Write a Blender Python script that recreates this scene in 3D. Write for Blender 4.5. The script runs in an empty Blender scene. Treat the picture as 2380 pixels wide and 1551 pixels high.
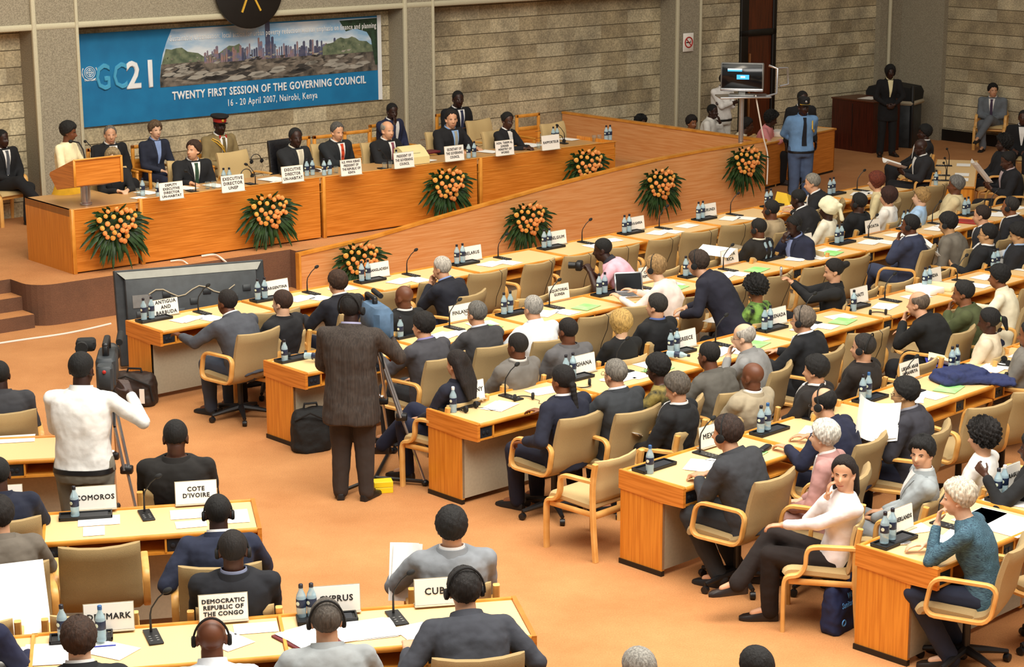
import bpy, math, random
import numpy as np
from mathutils import Matrix, Vector
PI=math.pi
R=math.radians
C=bpy.context.scene.collection
scene=bpy.context.scene
rnd=random.Random(7)
# ------------------------------------------------------------------ camera
CF,CP,CR,CH=4564.0,.2340,.00465,5.34          # focal length in pixels, pitch, roll, height
cd=bpy.data.cameras.new('camera'); cam=bpy.data.objects.new('camera',cd); C.objects.link(cam)
cd.sensor_width=36; cd.lens=36*CF/2380; cd.clip_end=200
cam.matrix_world=Matrix.Translation((0,0,CH))@Matrix.Rotation(PI/2-CP,4,'X')@Matrix.Rotation(-CR,4,'Z')
scene.camera=cam
scene.view_settings.view_transform='Standard'; scene.view_settings.look='None'
scene.view_settings.exposure=0.0; scene.view_settings.gamma=1
# ------------------------------------------------------------------ light
w=bpy.data.worlds.new('world'); scene.world=w; w.use_nodes=True
w.node_tree.nodes['Background'].inputs[0].default_value=(1,.93,.82,1)
w.node_tree.nodes['Background'].inputs[1].default_value=.34
def area(name,loc,size,power,col,rot=(0,0,0)):
    l=bpy.data.lights.new(name,'AREA'); l.shape='RECTANGLE'; l.size,l.size_y=size; l.energy=power; l.color=col
    o=bpy.data.objects.new(name,l); o.location=loc; o.rotation_euler=rot; C.objects.link(o); return o
area('skylight',(2,11,9.5),(11,8),2550,(1,.96,.88),(R(8),0,0))
area('hall_light',(0,22,9.0),(12,6),560,(1,.93,.8))
area('stage_light',(-2,20,8.2),(8,1.5),420,(1,.88,.7),(R(42),0,R(40)))
# ------------------------------------------------------------------ measuring: a sight line met with a level or with an upright plane
def sight(px,py):
    u=(px-1190)/CF; v=-(py-775.5)/CF; c,s=math.cos(CR),math.sin(CR)
    a=u*c-v*s; b=u*s+v*c
    return a, math.cos(CP)+b*math.sin(CP), -math.sin(CP)+b*math.cos(CP)
def at(px,py,z=0.0):
    d=sight(px,py); t=(z-CH)/d[2]; return Vector((d[0]*t,d[1]*t,z))
# ------------------------------------------------------------------ materials
def lin(c):
    if isinstance(c,str):
        c=[int(c[i:i+2],16)/255 for i in (1,3,5)]
        c=[x/12.92 if x<=.04045 else ((x+.055)/1.055)**2.4 for x in c]
    return (c[0],c[1],c[2],1)
_m={}
def mat(name,col,rough=.6,metal=0,kind=None,sc=1.0,amt=.25,col2=None,bump=0,trans=0,emit=0,stretch=(1,1,1),coat=0):
    if name in _m: return _m[name]
    m=bpy.data.materials.new(name); m.use_nodes=True; nt=m.node_tree; N=nt.nodes; L=nt.links; b=N['Principled BSDF']
    b.inputs['Base Color'].default_value=lin(col); b.inputs['Roughness'].default_value=rough; b.inputs['Metallic'].default_value=metal
    if trans: b.inputs['Transmission Weight'].default_value=trans; b.inputs['IOR'].default_value=1.25
    if emit: b.inputs['Emission Color'].default_value=lin(col); b.inputs['Emission Strength'].default_value=emit
    if coat: b.inputs['Coat Weight'].default_value=coat; b.inputs['Coat Roughness'].default_value=.15
    tc=N.new('ShaderNodeTexCoord'); mp=N.new('ShaderNodeMapping'); mp.inputs['Scale'].default_value=stretch
    L.new(tc.outputs['Object'],mp.inputs['Vector'])
    nz=N.new('ShaderNodeTexNoise'); nz.inputs['Scale'].default_value=sc; nz.inputs['Detail'].default_value=4; L.new(mp.outputs[0],nz.inputs['Vector'])
    cr=N.new('ShaderNodeValToRGB'); c1=lin(col); c2=lin(col2) if col2 else tuple(x*(1-amt) for x in c1[:3])+(1,)
    cr.color_ramp.elements[0].color=c2; cr.color_ramp.elements[1].color=c1
    cr.color_ramp.elements[0].position=.36; cr.color_ramp.elements[1].position=.62
    L.new(nz.outputs[0],cr.inputs[0]); L.new(cr.outputs[0],b.inputs['Base Color'])
    if bump:
        bp=N.new('ShaderNodeBump'); bp.inputs['Strength'].default_value=min(1,bump); bp.inputs['Distance'].default_value=.01
        L.new(nz.outputs[0],bp.inputs['Height']); L.new(bp.outputs[0],b.inputs['Normal'])
    _m[name]=m; return m
M={}
M['wood_h']=mat('wood_panel','#dd8a35',.36,sc=2.2,col2='#c2701f',stretch=(1,1,26),coat=.15)
M['wood_p']=mat('wood_barrier','#e3a56c',.34,sc=2.2,col2='#d68f52',stretch=(1,1,26),coat=.2)
M['wood_v']=mat('wood_end','#e2922f',.36,sc=2.2,col2='#cc7a20',stretch=(26,26,1),coat=.15)
M['trim']=mat('wood_trim','#e39b3e',.38,sc=6,col2='#cf8529',coat=.1)
M['pale_wood']=mat('pale_wood','#e8b468',.4,sc=8,col2='#dba052')
M['top']=mat('desk_top','#ecc68c',.5,sc=160,amt=.06)
M['dais_top']=mat('dais_top','#c99a62',.4,sc=120,amt=.1)
M['shelf']=mat('shelf_dark','#8a5525',.6,sc=5)
M['grey_panel']=mat('modesty_panel','#b3a78e',.8,sc=40,amt=.08)
M['khaki']=mat('khaki_fabric','#ab9164',.95,sc=260,amt=.12,bump=.25)
M['khaki_lite']=mat('khaki_light','#c8ac78',.95,sc=260,amt=.1,bump=.25)
M['black']=mat('black_plastic','#151517',.45,sc=40,amt=.2)
M['black_soft']=mat('black_soft','#141414',.8,sc=60,amt=.3,bump=.2)
M['black_leather']=mat('black_leather','#17161a',.4,sc=40,amt=.3,bump=.3)
M['grey']=mat('grey_metal','#9a9a98',.35,metal=.6,sc=20,amt=.1)
M['silver']=mat('silver','#c9c9cc',.25,metal=.85,sc=20,amt=.08)
M['white']=mat('white_card','#f6f1e8',.6,sc=10,amt=.02)
M['paper']=mat('white_paper','#fbf8f2',.8,sc=10,amt=.02)
M['paper_y']=mat('cream_paper','#f1e6b6',.8,sc=10,amt=.03)
M['green_p']=mat('green_leaflet','#8fdc78',.7,sc=6,col2='#b5e69a')
M['red_p']=mat('red_folder','#a5281e',.6,sc=6)
M['maroon']=mat('maroon_folder','#6b2026',.6,sc=6)
M['blue_p']=mat('blue_folder','#2f3fae',.5,sc=6)
M['yellow']=mat('yellow_card','#f2d21c',.5,sc=6,amt=.06)
M['yellow_env']=mat('yellow_envelope','#e9bf2e',.6,sc=6,amt=.06)
M['ink']=mat('black_ink','#1c1a1a',.7,sc=5)
M['bottle']=mat('bottle_plastic','#cdeaf6',.08,sc=4,amt=.02,trans=.55)
M['label']=mat('bottle_label','#1d2b48',.4,sc=4)
M['lab_w']=mat('bottle_badge','#dfe8cf',.4,sc=4,amt=.05)
M['cap_d']=mat('cap_dark','#1a1a28',.4,sc=4); M['cap_b']=mat('cap_blue','#2a5f9a',.4,sc=4); M['cap_w']=mat('cap_white','#f0f0f0',.4,sc=4,amt=.03)
M['glass']=mat('clear_glass','#eef6f6',.03,sc=4,amt=.02,trans=.95)
M['leaf']=mat('leaf_green','#2a4a20',.5,sc=14,col2='#17300f')
M['leaf2']=mat('leaf_light','#55762c',.5,sc=14,col2='#33561c')
M['rose']=mat('rose_orange','#f4ae62',.6,sc=30,col2='#e68c44')
M['rose2']=mat('rose_yellow','#f2c060',.6,sc=30,col2='#e59a3c')
M['screen']=mat('screen_black','#14181c',.15,sc=3,amt=.3)
M['screen_blue']=mat('screen_blue','#3fa5e0',.4,emit=1.2)
M['screen_white']=mat('screen_white','#e8f4ff',.4,emit=1.2)
M['tv_back']=mat('display_housing','#33383c',.55,sc=9,amt=.35)
M['tv_rim']=mat('display_bevel','#8d8d84',.5,sc=9,amt=.1)
M['beige']=mat('beige_plastic','#e6d79c',.5,sc=9,amt=.05)
M['brownwood']=mat('dark_red_wood','#4d1a0e',.35,sc=2.2,col2='#361008',stretch=(20,20,1))
M['door']=mat('brown_door','#5e2a12',.4,sc=2.2,col2='#47200e',stretch=(20,20,1))
M['door_fr']=mat('black_frame','#14100d',.5,sc=9)
M['sock']=mat('socket_panel','#20242c',.5,sc=9)
M['red']=mat('sign_red','#b5271f',.5,sc=4,amt=.05)
M['gold']=mat('gold_braid','#e2b23a',.5,sc=40,amt=.2)
M['cable']=mat('white_cable','#ece4d8',.5,sc=4,amt=.03)
M['bag']=mat('brown_bag','#2c1c14',.6,sc=9,bump=.5)
M['bluebag']=mat('navy_bag','#15224a',.8,sc=9,amt=.3,bump=.4)
M['bluetxt']=mat('blue_lettering','#4a93d8',.6)
M['eye_w']=mat('eye_white','#cfc4b8',.3,sc=4,amt=.02)
M['iris']=mat('dark_iris','#1a0f0a',.2,sc=4)
M['blueg']=mat('blue_grey_cover','#54708c',.8,sc=9,amt=.3,bump=.4)
def cloth(col,pat=None):
    k='cloth_'+(col if isinstance(col,str) else str(col))+(pat or '')
    if k in _m: return _m[k]
    if pat=='weave': return mat(k,col,.85,sc=9,col2='#15283c',stretch=(14,3,60),bump=.2)
    if pat=='blot': return mat(k,col,.8,sc=11,col2='#0c120c',bump=.1)
    if pat=='pin': return mat(k,col,.85,sc=26,col2='#2d2520',stretch=(4,4,.02),bump=.15)
    if pat=='dots': return mat(k,col,.8,sc=16,col2='#7d1c10',bump=.1)
    m=mat(k,col,.9,sc=9,amt=.16,bump=.5)
    return m
SK={'d':'#4a2a1b','k':'#33190f','m':'#8a5636','l':'#d6a07c','p':'#e2b493','a':'#c99a6c','b':'#6a3d25'}
def skin(k): return mat('skin_'+k,SK[k],.5,sc=12,amt=.12)
def hairmat(c): return mat('hair_'+c,c,.82,sc=6,amt=.5,stretch=(14,14,3),bump=.8)
def stone():
    m=bpy.data.materials.new('stone_blocks'); m.use_nodes=True; N=m.node_tree.nodes; L=m.node_tree.links; b=N['Principled BSDF']; b.inputs['Roughness'].default_value=.9
    tc=N.new('ShaderNodeTexCoord'); sx=N.new('ShaderNodeSeparateXYZ'); cx=N.new('ShaderNodeCombineXYZ'); L.new(tc.outputs['Object'],sx.inputs[0])
    L.new(sx.outputs[0],cx.inputs[0]); L.new(sx.outputs[2],cx.inputs[1])
    br=N.new('ShaderNodeTexBrick'); L.new(cx.outputs[0],br.inputs['Vector'])
    br.inputs['Color1'].default_value=lin('#cfc6ab'); br.inputs['Color2'].default_value=lin('#a99c80'); br.inputs['Mortar'].default_value=lin('#b9ae93')
    br.inputs['Scale'].default_value=1; br.inputs['Mortar Size'].default_value=.006; br.inputs['Brick Width'].default_value=.62; br.inputs['Row Height'].default_value=.238
    br.offset=.37; br.offset_frequency=3; br.inputs['Mortar Smooth'].default_value=.4
    # dark horizontal joints
    md=N.new('ShaderNodeMath'); md.operation='MODULO'; md.inputs[1].default_value=.238; ad=N.new('ShaderNodeMath'); ad.operation='ADD'; ad.inputs[1].default_value=23.8+.004
    L.new(sx.outputs[2],ad.inputs[0]); L.new(ad.outputs[0],md.inputs[0])
    lt=N.new('ShaderNodeMath'); lt.operation='LESS_THAN'; lt.inputs[1].default_value=.013; L.new(md.outputs[0],lt.inputs[0])
    nz=N.new('ShaderNodeTexNoise'); nz.inputs['Scale'].default_value=2.3; nz.inputs['Detail'].default_value=6; L.new(tc.outputs['Object'],nz.inputs['Vector'])
    n2=N.new('ShaderNodeTexNoise'); n2.inputs['Scale'].default_value=38; n2.inputs['Detail'].default_value=3; L.new(tc.outputs['Object'],n2.inputs['Vector'])
    r1=N.new('ShaderNodeValToRGB'); r1.color_ramp.elements[0].color=(.62,.6,.58,1); r1.color_ramp.elements[1].color=(1.25,1.2,1.1,1); r1.color_ramp.elements[0].position=.3; r1.color_ramp.elements[1].position=.7; L.new(nz.outputs[0],r1.inputs[0])
    r2=N.new('ShaderNodeValToRGB'); r2.color_ramp.elements[0].color=(.72,.72,.72,1); r2.color_ramp.elements[1].color=(1.15,1.15,1.15,1); r2.color_ramp.elements[0].position=.35; r2.color_ramp.elements[1].position=.65; L.new(n2.outputs[0],r2.inputs[0])
    def mul(a,bb,f=1):
        x=N.new('ShaderNodeMix'); x.data_type='RGBA'; x.blend_type='MULTIPLY'; x.inputs[0].default_value=f; L.new(a,x.inputs[6]); L.new(bb,x.inputs[7]); return x.outputs[2]
    o=mul(mul(br.outputs[0],r1.outputs[0]),r2.outputs[0])
    x=N.new('ShaderNodeMix'); x.data_type='RGBA'; L.new(lt.outputs[0],x.inputs[0]); L.new(o,x.inputs[6]); x.inputs[7].default_value=lin('#554a35'); L.new(x.outputs[2],b.inputs['Base Color'])
    bp=N.new('ShaderNodeBump'); bp.inputs['Strength'].default_value=.5; bp.inputs['Distance'].default_value=.012; L.new(n2.outputs[0],bp.inputs['Height']); L.new(bp.outputs[0],b.inputs['Normal'])
    return m
M['stone']=stone()
M['concrete']=mat('concrete','#a89f8a',.9,sc=70,col2='#857d6b',bump=.4)
M['concrete_pale']=mat('concrete_edge','#cfc8ac',.9,sc=70,amt=.1)  # paler concrete for the pillar edges, beam strip and corner trim
def carpet(name,c1,c2):
    m=bpy.data.materials.new(name); m.use_nodes=True; N=m.node_tree.nodes; L=m.node_tree.links; b=N['Principled BSDF']; b.inputs['Roughness'].default_value=.95
    tc=N.new('ShaderNodeTexCoord'); a=N.new('ShaderNodeTexNoise'); a.inputs['Scale'].default_value=.9; a.inputs['Detail'].default_value=7; a.inputs['Roughness'].default_value=.65
    f=N.new('ShaderNodeTexNoise'); f.inputs['Scale'].default_value=85; f.inputs['Detail'].default_value=2
    L.new(tc.outputs['Object'],a.inputs['Vector']); L.new(tc.outputs['Object'],f.inputs['Vector'])
    r=N.new('ShaderNodeValToRGB'); r.color_ramp.elements[0].color=lin(c2); r.color_ramp.elements[1].color=lin(c1); r.color_ramp.elements[0].position=.3; r.color_ramp.elements[1].position=.68; L.new(a.outputs[0],r.inputs[0])
    q=N.new('ShaderNodeValToRGB'); q.color_ramp.elements[0].color=(.62,.62,.62,1); q.color_ramp.elements[1].color=(1.16,1.16,1.16,1); L.new(f.outputs[0],q.inputs[0])
    x=N.new('ShaderNodeMix'); x.data_type='RGBA'; x.blend_type='MULTIPLY'; x.inputs[0].default_value=1; L.new(r.outputs[0],x.inputs[6]); L.new(q.outputs[0],x.inputs[7]); L.new(x.outputs[2],b.inputs['Base Color'])
    bp=N.new('ShaderNodeBump'); bp.inputs['Strength'].default_value=.5; bp.inputs['Distance'].default_value=.006; L.new(f.outputs[0],bp.inputs['Height']); L.new(bp.outputs[0],b.inputs['Normal'])
    return m
M['carpet']=carpet('orange_carpet','#d0925a','#b97a44')
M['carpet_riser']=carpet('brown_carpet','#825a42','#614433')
# ------------------------------------------------------------------ mesh builder
def V3(*a): return Vector(a)
class MB:
    def __init__(s): s.v=[]; s.f=[]
    def add(s,vs,fs,Mx=None):
        n=len(s.v)
        s.v+= [tuple(Mx@Vector(p)) for p in vs] if Mx is not None else [tuple(p) for p in vs]
        s.f+=[tuple(i+n for i in f) for f in fs]; return s
    def box(s,x0,x1,y0,y1,z0,z1,c=0,Mx=None):
        if c<=0:
            vs=[(x,y,z) for z in (z0,z1) for y in (y0,y1) for x in (x0,x1)]
            return s.add(vs,[(0,2,3,1),(4,5,7,6),(0,1,5,4),(2,6,7,3),(0,4,6,2),(1,3,7,5)],Mx)
        # chamfered box: rounded outline prism with pulled in ends
        c=min(c,(x1-x0)/2.01,(y1-y0)/2.01,(z1-z0)/2.01)
        def ring(z,e):
            a0,a1,b0,b1=x0+e,x1-e,y0+e,y1-e; d=c
            return [(a0+d,b0,z),(a1-d,b0,z),(a1,b0+d,z),(a1,b1-d,z),(a1-d,b1,z),(a0+d,b1,z),(a0,b1-d,z),(a0,b0+d,z)]
        e=c*.99 if False else c*.6
        rr=[ring(z0,e),ring(z0+c,0),ring(z1-c,0),ring(z1,e)]
        return s.loft(rr,Mx=Mx)
    def loft(s,rings,cap=True,closed=True,Mx=None):
        n=len(rings[0]); vs=[p for r in rings for p in r]; fs=[]
        for i in range(len(rings)-1):
            for j in range(n if closed else n-1):
                k=(j+1)%n; fs.append((i*n+j,i*n+k,(i+1)*n+k,(i+1)*n+j))
        if cap: fs.append(tuple(range(n-1,-1,-1))); fs.append(tuple((len(rings)-1)*n+j for j in range(n)))
        return s.add(vs,fs,Mx)
    def tube(s,pts,r,n=8,closed=False,Mx=None,flat=1):
        P=[Vector(p) for p in pts]; m=len(P); rr=r if isinstance(r,(list,tuple)) else [r]*m
        T=[]
        for i in range(m):
            a=P[(i-1)%m] if (closed or i>0) else P[i]; b=P[(i+1)%m] if (closed or i<m-1) else P[i]
            t=(b-a); T.append(t.normalized() if t.length>1e-9 else Vector((0,0,1)))
        up=Vector((0,0,1)) if abs(T[0].z)<.9 else Vector((0,1,0))
        N=(up-T[0]*up.dot(T[0])).normalized(); rings=[]
        for i in range(m):
            N=(N-T[i]*N.dot(T[i])); N=N.normalized() if N.length>1e-6 else T[i].orthogonal().normalized()
            B=T[i].cross(N)
            rings.append([tuple(P[i]+(N*math.cos(2*PI*j/n)*flat+B*math.sin(2*PI*j/n))*rr[i]) for j in range(n)])
        if closed:
            nn=len(s.v); s.loft(rings,cap=False,Mx=Mx); k=(m-1)*n
            s.f+=[(nn+k+j,nn+k+(j+1)%n,nn+(j+1)%n,nn+j) for j in range(n)]
            return s
        return s.loft(rings,Mx=Mx)
    def cap(s,a,b,ra,rb,n=12,Mx=None):
        a=Vector(a); b=Vector(b); d=b-a
        if d.length<1e-5: d=Vector((0,0,1e-3))
        u=d.normalized(); pts=[];rs=[]
        for k in range(4): t=PI/2*(1-k/4); pts.append(a-u*ra*math.sin(t)); rs.append(max(ra*math.cos(t),ra*.08))
        pts.append(a); rs.append(ra); pts.append(b); rs.append(rb)
        for k in range(1,5): t=PI/2*k/4; pts.append(b+u*rb*math.sin(t)); rs.append(max(rb*math.cos(t),rb*.08))
        return s.tube(pts,rs,n,Mx=Mx)
    def lathe(s,prof,n=16,Mx=None):
        return s.loft([[(r*math.cos(2*PI*j/n),r*math.sin(2*PI*j/n),z) for j in range(n)] for r,z in prof],Mx=Mx)
    def ell(s,c,r,n=16,m=10,Mx=None):
        T=Matrix.Translation(c)@Matrix.Diagonal((r[0],r[1],r[2],1)); 
        if Mx is not None: T=Mx@T
        pr=[(max(math.sin(PI*k/m),.01),-math.cos(PI*k/m)) for k in range(m+1)]
        return s.lathe(pr,n,T)
    def sweep_rect(s,pts,wv,a,b,closed=True,Mx=None):
        # rectangular bar: half width a along wv, half thickness b in the plane of the path
        P=[Vector(p) for p in pts]; m=len(P); wv=Vector(wv).normalized(); rings=[]
        for i in range(m):
            t=(P[(i+1)%m]-P[(i-1)%m]) if closed else (P[min(i+1,m-1)]-P[max(i-1,0)])
            t.normalize(); nn=t.cross(wv).normalized()
            c=.35
            rings.append([tuple(P[i]+wv*x*a+nn*y*b) for x,y in ((-1,-1+c),(-1,1-c),(-1+c,1),(1-c,1),(1,1-c),(1,-1+c),(1-c,-1),(-1+c,-1))])
        nn0=len(s.v); s.loft(rings,cap=not closed,Mx=Mx)
        if closed:
            k=(m-1)*8; s.f+=[(nn0+k+j,nn0+k+(j+1)%8,nn0+(j+1)%8,nn0+j) for j in range(8)]
        return s
    def build(s,name,m,parent=None,smooth=40,loc=None,rot=None):
        me=bpy.data.meshes.new(name); me.from_pydata(s.v,[],s.f); me.materials.append(m if not isinstance(m,str) else M[m])
        if smooth:
            me.polygons.foreach_set('use_smooth',[True]*len(me.polygons)); me.update(); me.set_sharp_from_angle(angle=R(smooth))
        o=bpy.data.objects.new(name,me); C.objects.link(o)
        if parent is not None: o.parent=parent
        if loc is not None: o.location=loc
        if rot is not None: o.rotation_euler=rot
        return o
def rrect(w,h,r,n=4,cx=0,cy=0):
    out=[]
    for sx,sy,a0 in ((1,1,0),(-1,1,90),(-1,-1,180),(1,-1,270)):
        for k in range(n+1):
            a=R(a0+90*k/n); out.append((cx+sx*(w/2-r)+r*math.cos(a),cy+sy*(h/2-r)+r*math.sin(a)))
    return out
def tag(o,label=None,cat=None,group=None,kind=None):
    if label: o['label']=label
    if cat: o['category']=cat
    if group: o['group']=group
    if kind: o['kind']=kind
    return o
def thing(name,label,cat,loc=(0,0,0),rz=0,group=None):
    o=bpy.data.objects.new(name,None); C.objects.link(o); o.location=loc; o.rotation_euler=(0,0,rz); o.empty_display_size=.1
    return tag(o,label,cat,group)
kids={}
def dup(root,loc,rz,label=None,group=None,scale=None):
    r=root.copy(); C.objects.link(r); r.location=loc; r.rotation_euler=(0,0,rz)
    if scale: r.scale=(scale,)*3
    if label: r['label']=label
    if group: r['group']=group
    for ch in CH_of(root):
        c=ch.copy(); C.objects.link(c); c.parent=r
        for g in CH_of(ch):
            d=g.copy(); C.objects.link(d); d.parent=c
    return r
def CH_of(o):
    if o.name not in kids: kids[o.name]=list(o.children)
    return kids[o.name]
first={}
def place(key,maker,loc,rz,label,group=None,scale=None):
    """the first call builds the prototype and uses it in place, later calls copy it"""
    if key not in first:
        o=maker(); first[key]=o; o.location=loc; o.rotation_euler=(0,0,rz); o['label']=label
        if group: o['group']=group
        if scale: o.scale=(scale,)*3
        return o
    return dup(first[key],loc,rz,label,group,scale)
bake=[]      # objects whose modifiers are applied together at the end
def text(s,size,m,parent,Mx,name='lettering',align='CENTER',bold=0.0,xs=1.0,ls=1.0):
    cu=bpy.data.curves.new(name,'FONT'); cu.body=s; cu.size=size; cu.align_x=align; cu.align_y='CENTER'; cu.extrude=.0006; cu.bevel_depth=bold*1.0; cu.bevel_resolution=0; cu.space_line=ls; cu.space_character=1.12
    cu.resolution_u=2
    o=bpy.data.objects.new(name,cu); C.objects.link(o); cu.materials.append(M[m] if isinstance(m,str) else m)
    if parent is not None: o.parent=parent
    o.matrix_local=Mx@Matrix.Diagonal((xs,1,1,1)); bake.append(o); return o
FACE=Matrix.Rotation(PI/2,4,'X')      # lettering that faces -y
# ------------------------------------------------------------------ stage frame: u along the dais, v towards the back wall, origin at the dais corner
SA=R(39.3); D0=Vector((-5.352,23.52,0)); US=Vector((math.cos(SA),math.sin(SA),0)); VS=Vector((-math.sin(SA),math.cos(SA),0))
def st(u,v,z=0): p=D0+US*u+VS*v; return Vector((p.x,p.y,z))
def uv(p): q=Vector((p[0],p[1],0))-D0; return q.dot(US),q.dot(VS)
def onv(px,py,v):
    d=Vector(sight(px,py)); o=Vector((0,0,CH)); t=(v+D0.dot(VS))/d.dot(VS); p=o+d*t; return uv(p)[0],p.z
def onu(px,py,u):
    d=Vector(sight(px,py)); o=Vector((0,0,CH)); t=(u+D0.dot(US))/d.dot(US); p=o+d*t; return uv(p)[1],p.z
def stage_obj(mb,name,m,parent=None,smooth=40):
    if parent is not None: return mb.build(name,m,parent,smooth)
    return mb.build(name,m,None,smooth,loc=tuple(D0),rot=(0,0,SA))
def struct(o): o['kind']='structure'; return o
VW=4.2; VPF=VW-.42; HT=6.0
UR=uv(at(2182,333,0))[0]                 # right hand wall
PZ=.5                                    # stage level
# floor
f=MB(); f.box(-26,26,-4,52,-.2,0); struct(f.build('floor','carpet',smooth=0))
# back wall with the door gap
ud0=onv(1722,180,VW)[0]; ud1=onv(1804,180,VW)[0]; dh=onv(1765,88,VW)[1]
uc=onv(2036,180,VW)[0]
b=MB(); b.box(-8,ud0,VW,VW+.4,-.2,HT).box(ud1,uc,VW,VW+.4,-.2,HT); struct(stage_obj(b,'wall_back','stone',smooth=0))
# right wall in its own frame so the courses run along it
vr=onu(2203,180,UR)[0]
b=MB(); b.box(-vr-.0,24,0,.4,-.2,HT); p=st(UR,0); struct(b.build('wall_right','stone',loc=(p.x,p.y,0),rot=(0,0,SA-PI/2),smooth=0))
b=MB(); b.box(-vr,24,-.03,0,0,.22); struct(b.build('baseboard_right','door_fr',loc=(p.x,p.y,0),rot=(0,0,SA-PI/2),smooth=0))
b=MB(); b.box(ud1+.05,uc,VW-.03,VW,0,.2); struct(stage_obj(b,'baseboard_back','door_fr',smooth=0))
# corner pier
b=MB(); b.box(uc,UR+.3,VW-.12,VW+.4,-.2,HT).box(UR-.12,UR+.3,vr,VW-.12,-.2,HT); struct(stage_obj(b,'wall_corner','concrete',smooth=0))
up=onv(2078,80,VW-.2)[0]
t=MB(); t.box(up-.035,up+.035,VW-.19,VW-.12,0,HT,.02); struct(stage_obj(t,'trim_1','concrete_pale'))
# pillars and beam
def pillar(n,pl,pr):
    a=onv(pl,120,VPF)[0]; c=onv(pr,120,VPF)[0]
    b=MB(); b.box(a,c,VPF,VW+.1,-.2,HT); o=struct(stage_obj(b,'wall_pillar','concrete',smooth=0))
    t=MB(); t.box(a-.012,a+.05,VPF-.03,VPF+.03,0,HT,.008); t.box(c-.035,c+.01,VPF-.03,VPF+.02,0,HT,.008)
    stage_obj(t,'pillar_edge','concrete_pale',o)
    t=o.children[0]; t.location=(0,0,0)
    return a,c
PL=[pillar(1,85,189),pillar(2,946,1014),pillar(3,1578,1634)]
zb=onv(500,36,VPF)[1]
b=MB(); b.box(-8,onv(1575,0,VPF)[0],VPF+.03,VW+.1,zb,HT); struct(stage_obj(b,'beam','concrete',smooth=0))
t=MB(); t.box(-8,PL[2][0],VPF-.01,VPF+.05,zb-.02,zb+.06,.01); struct(stage_obj(t,'trim_2','concrete_pale'))
# door with dark frame and a panel above it
d=MB(); d.box(ud0,ud0+.2,VW-.05,VW+.2,0,HT,.01).box(ud1-.1,ud1,VW-.05,VW+.2,0,HT,.01).box(ud0,ud1,VW-.05,VW+.2,dh,dh+.12,.01)
door=struct(stage_obj(d,'door_1','door_fr'))
d=MB(); d.box(ud0+.2,ud1-.1,VW,VW+.12,0,dh); d.build('door_leaf','door',door,0)
d=MB(); d.box(ud0+.02,ud1-.02,VW-.02,VW+.12,dh+.12,HT); d.build('upper_panel','door',door,0)
d=MB(); d.box(ud0+.24,ud0+.27,VW-.06,VW,.5,1.9,.01); d.build('door_handle','shelf',door)
# no smoking sign
sp=onv(1605,102,VPF-.02)
g=thing('no_smoking_sign','small square white sign with a red crossed-out cigarette on the concrete pillar','sign',tuple(st(sp[0],VPF-.02,sp[1])),SA)
s=MB(); s.box(-.13,.13,-.02,0,-.165,.165,.01); s.build('plate','white',g)
s=MB(); s.tube([(.09*math.cos(a),-.026,.09*math.sin(a)) for a in np.linspace(0,2*PI,28)[:-1]],.011,6,closed=True); s.tube([(-.065,-.027,.065),(.065,-.027,-.065)],.009,6); s.build('red_ring','red',g)
s=MB(); s.box(-.06,.035,-.024,-.02,-.012,.008).box(.045,.055,-.024,-.02,-.012,.03); s.build('cigarette','ink',g)
# dark round crest on the beam
q=onv(582,-32,VPF-.02)
g=thing('wall_emblem','dark round wooden crest with gold strokes above the blue banner','emblem',tuple(st(q[0],VPF-.03,q[1])),SA)
s=MB(); s.lathe([(.02,0),(.56,0),(.585,.02),(.585,.05),(.55,.06),(.02,.06)],48,Matrix.Rotation(PI/2,4,'X')); s.build('disc','door_fr',g)
s=MB(); 
for a in (-28,24): s.box(-.014,.014,-.075,-.06,-.37,-.12,0,Matrix.Rotation(R(a),4,'Y'))
s.box(-.14,.14,-.075,-.06,-.14,-.11,0)
s.build('gold_strokes','gold',g)
# stage platform: carpeted, rounded nose at the left, steps in front of it
pl=[]; 
un=uv(at(80,658,PZ))[0]; vf=-.36
for k in range(7):
    a=R(180+90*k/6); pl.append((un+.3+.3*math.cos(a),vf+.3+.3*math.sin(a)))
pl+= [(2.9,vf),(2.9,-.5),(11.42,-.5),(11.42,VW),(-8,VW),(-8,vf+.62),(un,vf+.62)]
b=MB(); b.loft([[(x,y,z) for x,y in pl] for z in (0,PZ)])
s_=stage_obj(b,'stage_floor','carpet',smooth=0); struct(s_); s_.data.materials.append(M['carpet_riser'])
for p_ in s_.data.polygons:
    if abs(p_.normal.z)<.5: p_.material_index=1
b=MB(); 
st1=stage_obj(MB().box(-8,un,vf+.02,vf+.32,0,PZ/3).box(-8,un,vf+.32,vf+.64,0,PZ*2/3),'stage_steps','carpet',smooth=0); struct(st1); st1.data.materials.append(M['carpet_riser'])
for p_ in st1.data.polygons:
    if abs(p_.normal.z)<.5: p_.material_index=1
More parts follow.
